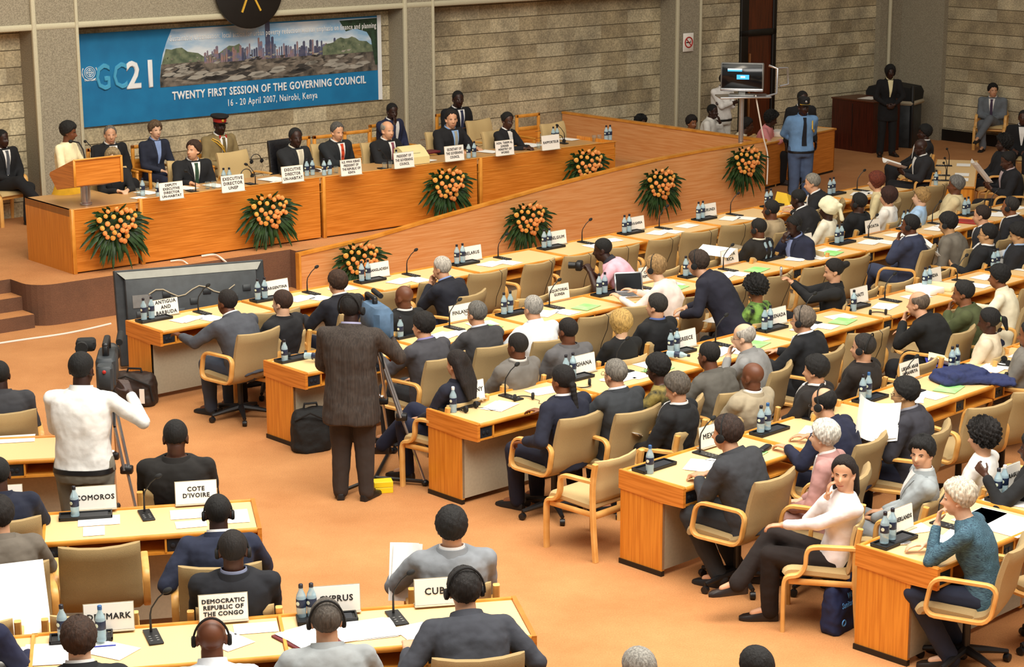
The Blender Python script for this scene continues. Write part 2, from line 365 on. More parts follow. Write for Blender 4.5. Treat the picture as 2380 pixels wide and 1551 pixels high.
# ------------------------------------------------------------------ dais counter
us=[onv(173,560,0)[0]*0, onv(327,500,0)[0], onv(753,470,0)[0], onv(1118,420,0)[0], onv(1437,360,0)[0]]
us[0]=0.0
ZT=1.30
for i in range(4):
    a,c=us[i],us[i+1]; zt=ZT if i==0 else 1.33
    pos=['leftmost short section under the lectern','second section, below the executive director signs','third section, in the middle','rightmost section, nearest the ramp wall'][i]
    g=thing('dais_counter','orange-veneered dais counter, '+pos,'counter',tuple(st(a,0,PZ)),SA)
    L=c-a; h=zt-PZ
    m=MB(); m.box(.045,L-.045,0,.03,.02,h-.01); m.build('front_panel','wood_h',g,0)
    m=MB(); m.box(0.002,.05,-.012,.05,.0,h,.006); m.box(.05,L,-.006,.02,h-.012,h,.004)
    if i: m.box(.05,L,-.003,.0,h-.2,h-.193)
    m.build('edge_strip','trim',g)
    m=MB(); m.box(.0,L,.03,.86 if i else 1.23,h-.09,h-.05 if i else h-.004); m.build('counter_top','dais_top',g,0)
    m=MB(); m.box(.02,L-.02,.10,.14,.02,h-.1); m.box(.03,L,.14,.5,.3,.32); m.build('inner_panel','wood_h',g,0)
    if i in (0,3):
        m=MB(); 
        if i==0: m.box(0,.04,.03,1.23,0,h-.004)
        else: m.box(L-.04,L,.03,.86,0,h)
        m.build('side_panel','wood_v',g,0)
    if i==0:
        m=MB(); m.box(L*.5-.08,L*.5+.16,-.035,-.005,.24,.28,.008); m.build('grille_handle','grey',g)
        m=MB(); m.box(.05,L-.05,.8,.83,.02,h-.02); m.build('back_panel','wood_h',g,0)
# ------------------------------------------------------------------ ramp barrier
VB=-.6
prof=[onv(x,y,VB) for x,y in ((700,584),(868,547),(985,513),(1150,468),(1273,434),(1430,395),(1540,370),(1640,352),(1720,340),(1785,329))]
g=thing('ramp_barrier','long pale wooden barrier rising to the right behind the front desk row','barrier',tuple(D0),SA)
m=MB(); m.loft([[(u,VB,0),(u,VB,z-.03),(u,VB+.06,z-.03),(u,VB+.06,0)] for u,z in prof]); m.build('panel','wood_p',g,0)
m=MB(); m.loft([[(u,VB-.012,z-.035),(u,VB-.012,z),(u,VB+.075,z),(u,VB+.075,z-.035)] for u,z in prof]); 
u0,z0=prof[0]; m.box(u0-.03,u0+.0,VB-.012,VB+.075,0,z0); m.build('cap_rail','trim',g,0)
u1,z1=prof[-1]
g=thing('side_barrier','reddish wooden side wall from the ramp back to the stone wall','barrier',tuple(D0),SA)
zz=onu(1300,258,u1)[1]
m=MB(); m.box(u1-.06,u1,VB+.06,VW-.02,0,z1-.03); m.build('panel','wood_p',g,0)
m=MB(); m.box(u1-.075,u1+.012,VB-.012,VW-.02,z1-.035,z1); m.build('cap_rail','trim',g,0)
# ------------------------------------------------------------------ banner
VBN=VW-.03
ba=PL[0][1]+.02; bb=onv(889,130,VBN)[0]; bz1=(onv(190,66,VBN)[1]+onv(889,37,VBN)[1])/2; bz0=(onv(197,287,VBN)[1]+onv(889,229,VBN)[1])/2
BW=bb-ba; BH=bz1-bz0
g=thing('stage_banner','long blue banner with a city photograph and white lettering hung on the stone wall','banner',tuple(st(ba,VBN,bz0)),SA)
M['ban']=mat('banner_blue','#1279ae',.6,sc=3,col2='#0e6ea2'); M['ban_w']=mat('banner_white','#f0f2f4',.6,sc=5,amt=.03); M['ban_l']=mat('banner_pale_blue','#4aa6cf',.6,sc=5,amt=.05)
m=MB(); m.box(0,BW,0,.012,0,BH); m.build('cloth','ban',g,0)
m=MB(); m.box(BW-.045,BW+.03,-.006,-.001,0,BH+.01); m.build('white_border','ban_w',g,0)
def bn(px,py): u,z=onv(px,py,VBN); return u-ba,z-bz0
pic=MB(); picm=[]
def poly(pts,y,name,mm,extra=None):
    for P_ in (pts if isinstance(pts[0][0],(tuple,list)) else [pts]):
        n=len(P_); pic.add([(p[0],y,p[1]) for p in P_]+[(p[0],y+.0015,p[1]) for p in P_],[tuple(range(n)),tuple(range(2*n-1,n-1,-1))]+[(i,i+n,(i+1)%n+n,(i+1)%n) for i in range(n)])
        picm.extend([mm]*(n+2))
M['p_sky']=mat('print_sky','#8fb9dd',.6,sc=1.6,col2='#dfe8f0',stretch=(1,1,3)); M['p_hill']=mat('print_hill','#7a8468',.7,sc=9,col2='#4e5c48'); M['p_tree']=mat('print_tree','#2f4a33',.7,sc=14,col2='#20301f')
M['p_tow']=mat('print_tower','#6b6f8c',.7,sc=9,col2='#a07a72'); M['p_tow2']=mat('print_tower_dark','#3f4563',.7,sc=9,col2='#5a5a70'); M['p_gnd']=mat('print_ground','#7b7166',.7,sc=7,col2='#2c2b29')
M['p_roof']=mat('print_roof','#8e8478',.7,sc=5,col2='#6b645c'); M['p_roofd']=mat('print_roof_dark','#3b3836',.7,sc=5); M['p_roofl']=mat('print_roof_light','#aba69c',.7,sc=5)
arc=[bn(405,61),bn(393,90),bn(384,120),bn(379,150),bn(377,178),bn(378,196)]
tl=arc[0]; tr=(BW-.05,bn(883,37)[1]); br=(BW-.05,bn(883,160)[1])
poly([tl]+arc[1:]+[br,tr],-.002,'picture_sky','p_sky')
xL=arc[3][0]; hz=bn(500,115)[1]; gy=bn(500,135)[1]
def cl(x,z):   # keep inside the curved left edge of the picture
    for (x0,z0),(x1,z1) in zip(arc,arc[1:]):
        if z1<=z<=z0: return max(x,x0+(x1-x0)*(z0-z)/(z0-z1+1e-9))
    return max(x,arc[-1][0])
x0=cl(0,gy)
poly([(x0,gy-.02)]+[(cl(x0,0) if k==0 else x0+.09*k,hz+.03+.07*math.sin(k*.5+.3)+.02*math.sin(k*2.1)) for k in range(1,16)]+[(x0+1.5,gy-.02)],-.0035,'picture_hills','p_hill')
tow=[];tow2=[]
for k in range(64):
    x=x0+.75+k*.041; h=.08+.13*rnd.random()+(.34 if k==27 else 0)+(.12 if 18<k<36 else 0)*rnd.random()
    wd=.012+.012*rnd.random()+(.02 if k==27 else 0)
    (tow if rnd.random()<.6 else tow2).append([(x-wd,gy-.03),(x-wd,gy+h),(x+wd*.2,gy+h+.015),(x+wd,gy+h),(x+wd,gy-.03)])
poly(tow,-.005,'picture_towers','p_tow'); poly(tow2,-.0055,'picture_dark_towers','p_tow2')
rx=BW-.05
poly([(rx-1.05,gy-.04)]+[(rx-1.05+.07*k,gy+.08+.13*math.sin(min(k,13)/13*PI)+.02*math.sin(k*1.7)) for k in range(16)]+[(rx,gy-.04)],-.006,'picture_bushes','p_hill')
poly([(rx-.72,tr[1]-.02),(rx-.6,tr[1]-.19),(rx-.42,tr[1]-.15),(rx-.2,tr[1]-.22),(rx-.12,tr[1]-.34),(rx-.05,tr[1]-.75),(rx,tr[1]-.75),(rx,tr[1]-.01)],-.0065,'picture_tree','p_tree')
pb=[arc[-1],br]
poly([(x0,gy+.0),(rx,gy+.02),br,arc[-1],arc[-2]],-.0045,'picture_ground','p_gnd')
rs=[[],[],[]]
for k in range(190):
    tt=rnd.random(); zb_=arc[-1][1]+.04+(gy-arc[-1][1]-.06)*(k/120); x=x0+.1+rnd.random()*(rx-x0-.4); sz=.05+.11*(1-k/120)
    zb_=min(zb_, gy); zl=arc[-1][1]+(br[1]-arc[-1][1])*((x-arc[-1][0])/(rx-arc[-1][0]))+.03
    z=zl+(gy-zl-.02)*(k/120); s_=sz
    rs[rnd.choice((0,0,1,2))].append([(x-s_,z),(x-s_*.4,z+s_*.34),(x+s_*.9,z+s_*.40),(x+s_*1.4,z+.02),(x+s_*.2,z-.016)])
poly(rs[0],-.0058,'picture_roofs','p_roof'); poly(rs[1],-.0062,'picture_dark_roofs','p_roofd'); poly(rs[2],-.0066,'picture_pale_roofs','p_roofl')
po=pic.build('city_picture','p_sky',g,0); ks=sorted(set(picm)); po.data.materials.clear()
for k in ks: po.data.materials.append(M[k])
for p_,k in zip(po.data.polygons,picm): p_.material_index=ks.index(k)
def btxt(s,px,py,size,mm,name,al='LEFT',bold=.0,xs=1,dz=-.0095,x2=None):
    x,z=bn(px,py); o=text(s,size,mm,g,Matrix.Translation((x,dz,z))@FACE,name,al,bold,xs)
    if x2: o['fit']=bn(x2,py)[0]-x
    return o
btxt('TWENTY FIRST SESSION OF THE GOVERNING COUNCIL',405,217,.165,'ban_w','title_lettering',bold=.006,x2=856)
btxt('16 - 20 April 2007, Nairobi, Kenya',532,234,.145,'ban_w','date_lettering',bold=.002,x2=740)
btxt('Sustainable Urbanization: local action for urban poverty reduction with an emphasis on finance and planning',400,83,.118,'ban_w','theme_lettering',bold=.0022,x2=880)
btxt('GC',226,175,.52,'ban_l','logo_letters',bold=.014,x2=300)
btxt('21',298,171,.55,'ban_w','logo_numerals',bold=.016,x2=360)
x,z=bn(214,160); m=MB()
for r_ in (.085,.06,.035): m.tube([(x+r_*math.cos(a),-.004,z+r_*math.sin(a)) for a in np.linspace(0,2*PI,20)[:-1]],.005,4,closed=True)
m.box(x-.004,x+.004,-.005,-.002,z-.06,z+.06).box(x-.06,x+.06,-.005,-.002,z-.004,z+.004)
for sg in (-1,1): m.tube([(x+sg*(.02+.1*math.sin(a)),-.004,z-.115*math.cos(a)) for a in np.linspace(0,2.2,9)],[.004+.007*math.sin(i) **2 for i in range(9)],4)
m.build('globe_logo','ban_w',g,0)
btxt('UN-HABITAT',201,178,.045,'ban_w','logo_caption',x2=229)
# white cables over the stage edge and on the floor
def cable(pts,label,r=.009,m='cable',name='cable',cat='cable'):
    P=[Vector(p) for p in pts]; out=[]
    for i in range(len(P)-1):
        a=P[max(i-1,0)];b_=P[i];c=P[i+1];d=P[min(i+2,len(P)-1)]
        for k in range(6):
            t=k/6; out.append(.5*((2*b_)+(c-a)*t+(2*a-5*b_+4*c-d)*t*t+(3*b_-a-3*c+d)*t**3))
    out.append(P[-1]); o=MB().tube(out,r,6).build(name,m); return tag(o,label,cat)
cable([at(-20,790,.01),at(50,780,.01),at(140,768,.01),at(200,757,.01),at(258,744,.01)],'long white cable lying on the orange carpet along the foot of the stage',.012)
e=lambda px,py,z:at(px,py,z)
cable([e(398,600,PZ+.02),e(420,598,PZ+.03),e(434,604,PZ+.01),st(uv(e(440,612,.45))[0],vf-.03,.40),st(uv(e(440,620,.4))[0],vf-.03,.2)],'short white cable looping over the stage edge, left of the pair',.011)
cable([e(470,589,PZ+.02),e(500,586,PZ+.03),e(518,596,PZ+.01),st(uv(e(530,604,.45))[0],vf-.03,.40),st(uv(e(530,612,.4))[0],vf-.03,.2)],'white cable looping over the stage edge, right of the pair',.014)
# ------------------------------------------------------------------ furniture
def loop2(w,h,r,n=3,skew=0):
    return [(x+skew*y,y) for x,y in rrect(w,h,r,n)]
def shell(w,pts,th,bow=.03,taper=.0,nx=7):
    """upholstered shell: a bent slab following pts (y,z) with width w"""
    P=[Vector((0,y,z)) for y,z in pts]; m=MB(); rings=[]
    for i,p in enumerate(P):
        a=P[max(i-1,0)];b=P[min(i+1,len(P)-1)]; t=(b-a).normalized(); nn=Vector((0,-t.z,t.y))
        f=i/(len(P)-1); ww=w/2*(1-taper*f); e=.35 if i in (0,len(P)-1) else 1
        ring=[]; c=.03
        xs=[-ww,-ww+c]+[-ww*.5,0,ww*.5]+[ww-c,ww]
        th2=th/2*(e if e<1 else 1)
        for k,x in enumerate(xs):
            o=bow*(x/ww)**2*(f if f>.45 else .2)
            ring.append(p-nn*(th2*(.45 if k in (0,len(xs)-1) else 1)) + Vector((x,0,0))+nn*(-o)*(-1))
        for k,x in reversed(list(enumerate(xs))):
            o=bow*(x/ww)**2*(f if f>.45 else .2)
            ring.append(p+nn*(th2*(.45 if k in (0,len(xs)-1) else 1)) + Vector((x,0,0))+nn*(-o)*(-1))
        rings.append([tuple(q) for q in ring])
    m.loft(rings); return m
def bez(pts,n=5):
    out=[]; P=[Vector((0,)+tuple(p)) for p in pts]
    for i in range(len(P)-1):
        a=P[max(i-1,0)];b=P[i];c=P[i+1];d=P[min(i+2,len(P)-1)]
        for k in range(n):
            t=k/n; q=.5*((2*b)+(c-a)*t+(2*a-5*b+4*c-d)*t*t+(3*b-a-3*c+d)*t**3); out.append((q.y,q.z))
    out.append((P[-1].y,P[-1].z)); return out
def mk_swivel(mt='khaki',frame='pale_wood'):
    g=thing('swivel_chair','','chair')
    s=shell(.54,bez([(.27,.42),(.23,.465),(.05,.46),(-.12,.45)]),.075,.0); s.build('seat',mt,g)
    s=shell(.56,bez([(-.10,.43),(-.20,.47),(-.26,.58),(-.30,.75),(-.36,.93)],4),.07,-.05,.04); s.build('backrest',mt,g)
    for sx in (-1,1):
        m=MB(); pts=[(sx*(.30+.0),y+.0,z) for y,z in [(a-.02-.18*(b),.575+b) for a,b in rrect(.44,.27,.075,4)]]
        m.sweep_rect(pts,(1,0,0),.024,.014); m.build('armrest','pale_wood',g)
    m=MB(); m.tube([(0,0,.42),(0,0,.1)],.028,10); m.box(-.10,.10,-.12,.14,.385,.42,.02); m.tube([(.05,.05,.40),(.2,.08,.385)],.008,6); m.build('gas_post','black',g)
    m=MB()
    for k in range(5):
        a=R(72*k+20); c,s_=math.cos(a),math.sin(a)
        m.tube([(0,0,.12),(.16*c,.16*s_,.10),(.31*c,.31*s_,.075)],[.036,.026,.017],8)
    m.build('star_base','black',g)
    for k in range(5):
        a=R(72*k+20); c,s_=math.cos(a),math.sin(a)
        w_=MB(); w_.lathe([(.012,-.022),(.028,-.02),(.03,0),(.028,.02),(.012,.022)],12,Matrix.Translation((.31*c,.31*s_,.031))@Matrix.Rotation(a*1.7,4,'Z')@Matrix.Rotation(PI/2,4,'X')); w_.tube([(.31*c,.31*s_,.085),(.31*c,.31*s_,.04)],.009,6); w_.build('caster','black',g)
    return g
def mk_fixed(mt='khaki_lite',hb=.80):
    g=thing('armchair','','chair')
    s=shell(.50,bez([(.25,.41),(.21,.445),(.0,.44),(-.2,.43)]),.07,.0); s.build('seat',mt,g)
    s=shell(.50,bez([(-.19,.45),(-.215,.56),(-.235,.69),(-.27,hb)],4),.045,-.045,.02); s.build('backrest',mt,g)
    for sx in (-1,1):
        x=sx*.275
        m=MB(); pts=bez([(.26,0),(.262,.25),(.25,.40),(.16,.435),(.115,.50),(.105,.60),(.06,.645),(-.1,.652),(-.235,.655)],4)
        m.sweep_rect([(x,y,z) for y,z in pts],(1,0,0),.027,.016,closed=False); m.build('front_leg','pale_wood',g)
        m=MB(); pts=bez([(-.27,0),(-.245,.3),(-.235,.6),(-.262,hb+.005)],4)
        m.sweep_rect([(x,y,z) for y,z in pts],(1,0,0),.022,.02,closed=False); m.build('rear_leg','pale_wood',g)
    m=MB(); m.box(-.26,.26,.2,.23,.37,.41,.005); m.box(-.26,.26,-.24,-.21,.34,.39,.005)
    for sx in (-1,1): m.box(sx*.262-.012,sx*.262+.012,-.24,.23,.36,.40,.004)
    m.build('seat_rail','pale_wood',g); return g
def mk_high(mt='khaki_lite',hb=1.0,arm='pale_wood'):
    g=thing('conference_chair','','chair')
    s=shell(.54,bez([(.27,.44),(.22,.48),(.0,.475),(-.2,.47)]),.08,.0); s.build('seat',mt,g)
    s=shell(.56,bez([(-.2,.47),(-.26,.7),(-.30,.9),(-.35,hb)],5),.08,-.05,.05); s.build('backrest',mt,g)
    m=MB()
    for k in range(4):
        z=.60+k*.1; y=-.2-.15*(z-.47)/(hb-.47); m.box(-.235,.235,y+.028,y+.036,z,z+.004)
        m.box(-.255,.255,y-.052-.045,y-.04-.04,z,z+.004)
    m.build('stitching','shelf' if mt!='black_leather' else 'black',g)
    for sx in (-1,1):
        m=MB(); m.sweep_rect([(sx*.30,y-.0,z) for y,z in [(a,.60+b) for a,b in rrect(.44,.25,.07,3)]],(1,0,0),.022,.014); m.build('armrest',arm,g)
    m=MB(); m.tube([(0,0,.45),(0,0,.1)],.03,10)
    for k in range(5):
        a=R(72*k+20); c,s_=math.cos(a),math.sin(a); m.tube([(0,0,.11),(.31*c,.31*s_,.03)],[.034,.018],6)
    m.build('star_base','black',g)
    return g
def mk_slot():
    g=thing('wooden_armchair','','chair')
    s=shell(.48,bez([(.25,.43),(.2,.46),(-.2,.45)]),.07,.0); s.build('seat','khaki_lite',g)
    m=MB(); m.box(-.25,-.2,-.28,-.24,0,.98,.008).box(.2,.25,-.28,-.24,0,.98,.008).box(-.25,.25,-.28,-.24,.93,.98,.008).box(-.2,.2,-.275,-.245,.72,.78,.006); m.build('back_frame','trim',g)
    m=MB(); m.box(-.2,.2,-.27,-.25,.45,.72); m.build('back_panel','wood_h',g)
    for sx in (-1,1):
        m=MB(); m.box(sx*.27-.02,sx*.27+.02,.2,.24,0,.66,.008).box(sx*.27-.022,sx*.27+.022,-.27,.25,.64,.67,.008); m.build('front_leg','trim',g)
    return g
# desk unit, local: x along the row, y=0 far edge, user at -y
UL=1.418
def mk_desk(L=UL,end=0):
    g=thing('conference_desk','','desk')
    T=.755; D=.66
    m=MB(); m.box(.012,L-.012,-D+.02,-.02,T-.03,T-.006); m.build('desktop','top',g,0)
    m=MB(); m.box(0,L,-.022,0,T-.05,T+.01,.004).box(0,.022,-D,-.02,T-.13,T+.012,.004).box(0.02,L,-D-.004,-D+.022,T-.032,T+.002,.006); m.build('edge_trim','trim',g)
    m=MB(); m.box(.02,L,-D+.01,-.2,T-.15,T-.132).box(.02,L,-.215,-.2,T-.14,T-.03); 
    m.box(.17,.185,-D+.005,-.2,T-.135,T-.03).box(L*.56,L*.56+.014,-D+.005,-.2,T-.135,T-.03).box(L*.56+.15,L*.56+.164,-D+.005,-.2,T-.135,T-.03)
    m.build('under_shelf','trim',g,0)
    for x0,w_ in ((.03,.135),(L*.56+.018,.128)):
        m=MB(); m.box(x0,x0+w_,-D+.012,-D+.03,T-.13,T-.034)
        for k in (.3,.62): m.lathe([(.017,0),(.017,.006),(.012,.008)],10,Matrix.Translation((x0+w_*k,-D+.012,T-.085))@Matrix.Rotation(PI/2,4,'X'))
        m.build('socket_panel','sock',g)
    m=MB(); m.box(.0,L,-.45,-.43,.05,T-.14); m.build('modesty_panel','grey_panel',g,0)
    if end!=2:
        m=MB(); m.box(-.006,.024,-.45,-.01,.03,T-.10); m.build('end_panel','wood_v',g,0)
    if end:
        xs=-.014 if end==1 else L-.01
        m=MB()
        m.loft([[(xs+a,0.004,T-.14),(xs+a,-.45,T-.16),(xs+a,-D-.006,T-.15),(xs+a,-D-.006,T+.002),(xs+a,0.004,T+.012)][::1] for a in (0,.03)]); m.build('apron','wood_h',g,0)
        if end==2: m=MB(); m.box(L-.024,L+.006,-.45,-.01,.03,T-.10); m.build('end_panel','wood_v',g,0)
        m=MB(); x_=xs; m.box(x_-.002,x_+.034,-.455,-.005,0,.04); m.build('plinth','door_fr',g,0)
    return g
# desk items
def mk_bottle(cap='cap_d'):
    g=thing('water_bottle','','bottle')
    MB().lathe([(.004,0),(.030,0),(.032,.01),(.030,.03),(.032,.05),(.032,.135),(.028,.155),(.014,.185),(.0125,.205),(.004,.206)],16).build('bottle_body','bottle',g)
    MB().lathe([(.0325,.075),(.0328,.076),(.0328,.128),(.0325,.129)],16).build('label_band','label',g)
    m=MB()
    for a in (235,): m.lathe([(.001,0),(.013,0),(.013,.002),(.001,.002)],10,Matrix.Rotation(R(a),4,'Z')@Matrix.Translation((.0318,0,.103))@Matrix.Rotation(PI/2,4,'Y'))
    m.build('label_badge','lab_w',g)
    MB().lathe([(.004,.2),(.0145,.2),(.0145,.222),(.011,.226),(.004,.226)],12).build('cap',cap,g)
    return g
def mk_tray():
    g=thing('document_tray','','tray')
    m=MB(); m.box(-.19,.19,-.07,.07,0,.012,.004).box(-.19,.19,-.07,-.058,.01,.026,.003).box(-.19,.19,.058,.07,.01,.026,.003).box(-.19,-.178,-.07,.07,.01,.026,.003).box(.178,.19,-.07,.07,.01,.026,.003); m.build('tray_body','black',g)
    m=MB(); m.box(-.05,.16,-.045,.045,.012,.02,.003); m.build('tray_inset','sock',g); return g
def mk_mic(hi=.27,lean=.5):
    g=thing('desk_microphone','','microphone')
    m=MB(); m.box(-.045,.045,-.20,.05,0,.010,.003); m.build('base_plate','black',g)
    m=MB(); 
    for k in range(3): m.box(-.03,-.015,-.16+k*.035,-.148+k*.035,.009,.013).box(.01,.025,-.16+k*.035,-.148+k*.035,.009,.013)
    m.build('buttons','grey',g)
    m=MB(); p=[(0,0,.006),(0,0,.12),(.01,.0,hi*.6),(.05*lean*2,-.02,hi*.85),(.09*lean*2,-.04,hi)]
    m.tube(p,[.009,.006,.005,.005,.005],8); m.build('gooseneck','black',g)
    m=MB(); m.ell((0,0,0),(.019,.019,.03),10,8,Matrix.Translation((.105*lean*2,-.045,hi+.01))@Matrix.Rotation(R(70),4,'Y')); m.build('microphone_head','black_soft',g)
    return g
def mk_phones():
    g=thing('headphones','','headphones')
    m=MB(); m.tube([(.085*math.cos(a),.085*math.sin(a),.012) for a in np.linspace(0,PI,14)],.006,6); m.build('headband','black',g)
    for s_ in (-1,1):
        m=MB(); m.lathe([(.004,-.012),(.028,-.012),(.032,0),(.028,.012),(.004,.012)],14,Matrix.Translation((s_*.085,-.012,.032))@Matrix.Rotation(PI/2,4,'Y')@Matrix.Rotation(.5,4,'X')); m.build('earpiece','black_soft',g)
    m=MB(); m.tube([(.085,-.03,.01),(.12,-.09,.004),(.08,-.17,.004),(.13,-.24,.004)],.0025,5); m.build('cord','black',g)
    return g
def mk_glass():
    g=thing('drinking_glass','','glass')
    MB().lathe([(.004,.0),(.027,.0),(.033,.09),(.0315,.09),(.026,.006),(.004,.006)],14).build('tumbler','glass',g); return g
def paper(loc,rz,label,w=.21,h=.297,m='paper',n=1,name='paper_sheet',cat='paper',curl=0,group=None,tilt=None):
    b=MB(); rr=random.Random(int(abs(loc[0]*977+loc[1]*131)))
    for k in range(n):
        a=rr.uniform(-.12,.12) if n>1 else 0; dx,dy=(rr.uniform(-.02,.02),rr.uniform(-.02,.02)) if n>1 else (0,0)
        Mx=Matrix.Translation((dx,dy,.0008+.0015*k))@Matrix.Rotation(a,4,'Z')
        nx=5; rings=[]
        for i in range(nx+1):
            x=-w/2+w*i/nx; zc=curl*(abs(i/nx-.5)*2)**2*.02+k*.0004
            rings.append([(x,-h/2,zc),(x,h/2,zc),(x,h/2,zc+.001),(x,-h/2,zc+.001)])
        b.loft(rings,Mx=Mx)
    o=b.build(name,m,None,0,loc=tuple(loc),rot=(0,0,rz)); 
    if tilt: o.rotation_euler=(tilt[0],tilt[1],rz)
    return tag(o,label,cat,group)
def sign(loc,rz,lines,label,w=.30,h=.17,size=.042,visible=True,tilt=8,lead=1.0):
    g=thing('name_sign',label,'sign',tuple(loc),rz)
    T_=Matrix.Rotation(R(-tilt),4,'X')
    m=MB(); m.box(-w/2,w/2,-.003,.003,.004,h,0,T_); m.build('card','white',g,0)
    m=MB(); m.box(-w/2-.004,w/2+.004,.003,.006,0.002,h+.005,0,T_).box(-w/2-.004,w/2+.004,-.03,.05,0,.003); m.build('holder','grey_panel',g,0)
    if lines:
        s='\n'.join(lines); t=text(s,size,'ink',g,T_@Matrix.Translation((0,-.0045,.004+h*.5))@FACE,'lettering','CENTER',.0014,ls=1.08*lead)
        mx=max(len(l) for l in lines)
        if mx*size*.70>w*.9: t['fit']=w*.88
    return g
ptex=bpy.data.textures.new('folds','CLOUDS'); ptex.noise_scale=.12; ptex.noise_depth=2
# ------------------------------------------------------------------ rows of desks
def chain(x,y,a0,da,L,n):
    p=Vector((x,y,0)); a=a0; out=[]
    for i in range(n): out.append((p.copy(),R(a))); p=p+Vector((math.cos(R(a)),math.sin(R(a)),0))*L; a+=da
    return out
def lp(u,x,y,z=0):   # point in a desk unit's own frame
    p,a=u; c,s=math.cos(a),math.sin(a); return Vector((p.x+c*x-s*y,p.y+s*x+c*y,z))
TZ=.752
ROWS={
 'A':(chain(-3.999,19.86,41.9,.31,1.426,9),['ANTIGUA','ARGENTINA','BANGLADESH','BELARUS','BELGIUM','BULGARIA','BURUNDI',None,None]),
 'B':(chain(-2.358,18.144,42.1,.34,1.413,9),[None,'FINLAND','EQUATORIAL GUINEA','CZECH REPUBLIC','COSTA RICA','CONGO','CROATIA',None,None]),
 'C':(chain(-.734,16.404,42.5,.5,1.412,8),['GERMANY','GHANA','GREECE','GRENADA','HAITI','INDIA','INDONESIA',None]),
 'D':(chain(.838,14.622,43.5,.8,1.418,5),['MEXICO',None,'LIBYAN','LIBYAN2',None]),
 'E':(chain(2.38,12.859,44.0,.4,1.418,3),['NETHERLANDS','NICARAGUA',None]),
 'F':([(Vector((-3.42,13.63,0)),R(11.5)),(Vector((-4.87,13.34,0)),R(11))],['COMOROS',None]),
 'G':([(Vector((-2.96,11.31,0)),R(11.4)),(Vector((-1.485,11.61,0)),R(11)),(Vector((-4.4,11.02,0)),R(11))],['DENMARK','CYPRUS',None]),
 'H':([(Vector((-4.98,15.46,0)),R(9)),],['AUSTRALIA']),
}
ROWN={'A':'front row beside the ramp barrier','B':'second row','C':'third row','D':'fourth row','E':'nearest right-hand row','F':'left-hand block','G':'bottom left row','H':'left edge row'}
SIGN={'ANTIGUA':['ANTIGUA','AND','BARBUDA'],'EQUATORIAL GUINEA':['EQUATORIAL','GUINEA'],'CZECH REPUBLIC':['CZECH','REPUBLIC'],'COSTA RICA':['COSTA','RICA'],'LIBYAN':['LIBYAN ARAB','JAMAHIRIYA']}
units=[]   # (unit, row, index, name, length)
def uname(row,i,nm):
    if nm and nm not in('LIBYAN2',): return 'at the %s sign'%nm
    return {('A',7):'under the yellow envelope',('A',8):'ending the front row',('B',0):'starting the second row',('B',7):'under the red folder',('B',8):'ending the second row',
            ('C',7):'ending the third row',('D',1):'under the balding navy-suited person',('D',3):'under the navy jacket',('D',4):'ending the fourth row',('E',2):'ending the nearest row',('F',1):'left of the COMOROS desk',('G',2):'left of the DENMARK desk'}.get((row,i),'in the '+ROWN[row])
for row,(ch,names) in ROWS.items():
    for i,(u,nm) in enumerate(zip(ch,names)):
        L={'A':1.426,'F':1.51,'G':1.50,'H':1.5}.get(row,1.415)
        end=1 if (i==0 and row in 'ABCDE') else 0
        if row in ('F',) and i==0: end=2
        if row=='G' and i==1: end=2
        if row=='H': end=2
        key='desk%d'%end+('L' if L>1.45 else '')
        un_=uname(row,i,nm); 
        lab='%swood-edged desk with tan top %s'%('end ' if end else '',un_)
        place(key,lambda:mk_desk(L if L>1.45 else 1.416,end),tuple(u[0]),u[1],lab,'conference desks')
        units.append((u,row,i,nm,L,un_))
bottle_tag={}
def bottle(p,label,cap='cap_d',rz=0): place('bottle'+cap,lambda:mk_bottle(cap),tuple(p),rz,label,'water bottles')
def mic(p,rz,label,k='mic'): place(k,mk_mic,tuple(p),rz,label,'desk microphones')
def tray(p,rz,label): place('tray',mk_tray,tuple(p),rz,label,'document trays')
def phones(p,rz,label): place('phones',mk_phones,tuple(p),rz,label,'headphones')
NOB={('B',0),('C',0),('D',0),('F',0),('C',4),('B',1),('G',1),('G',0)}
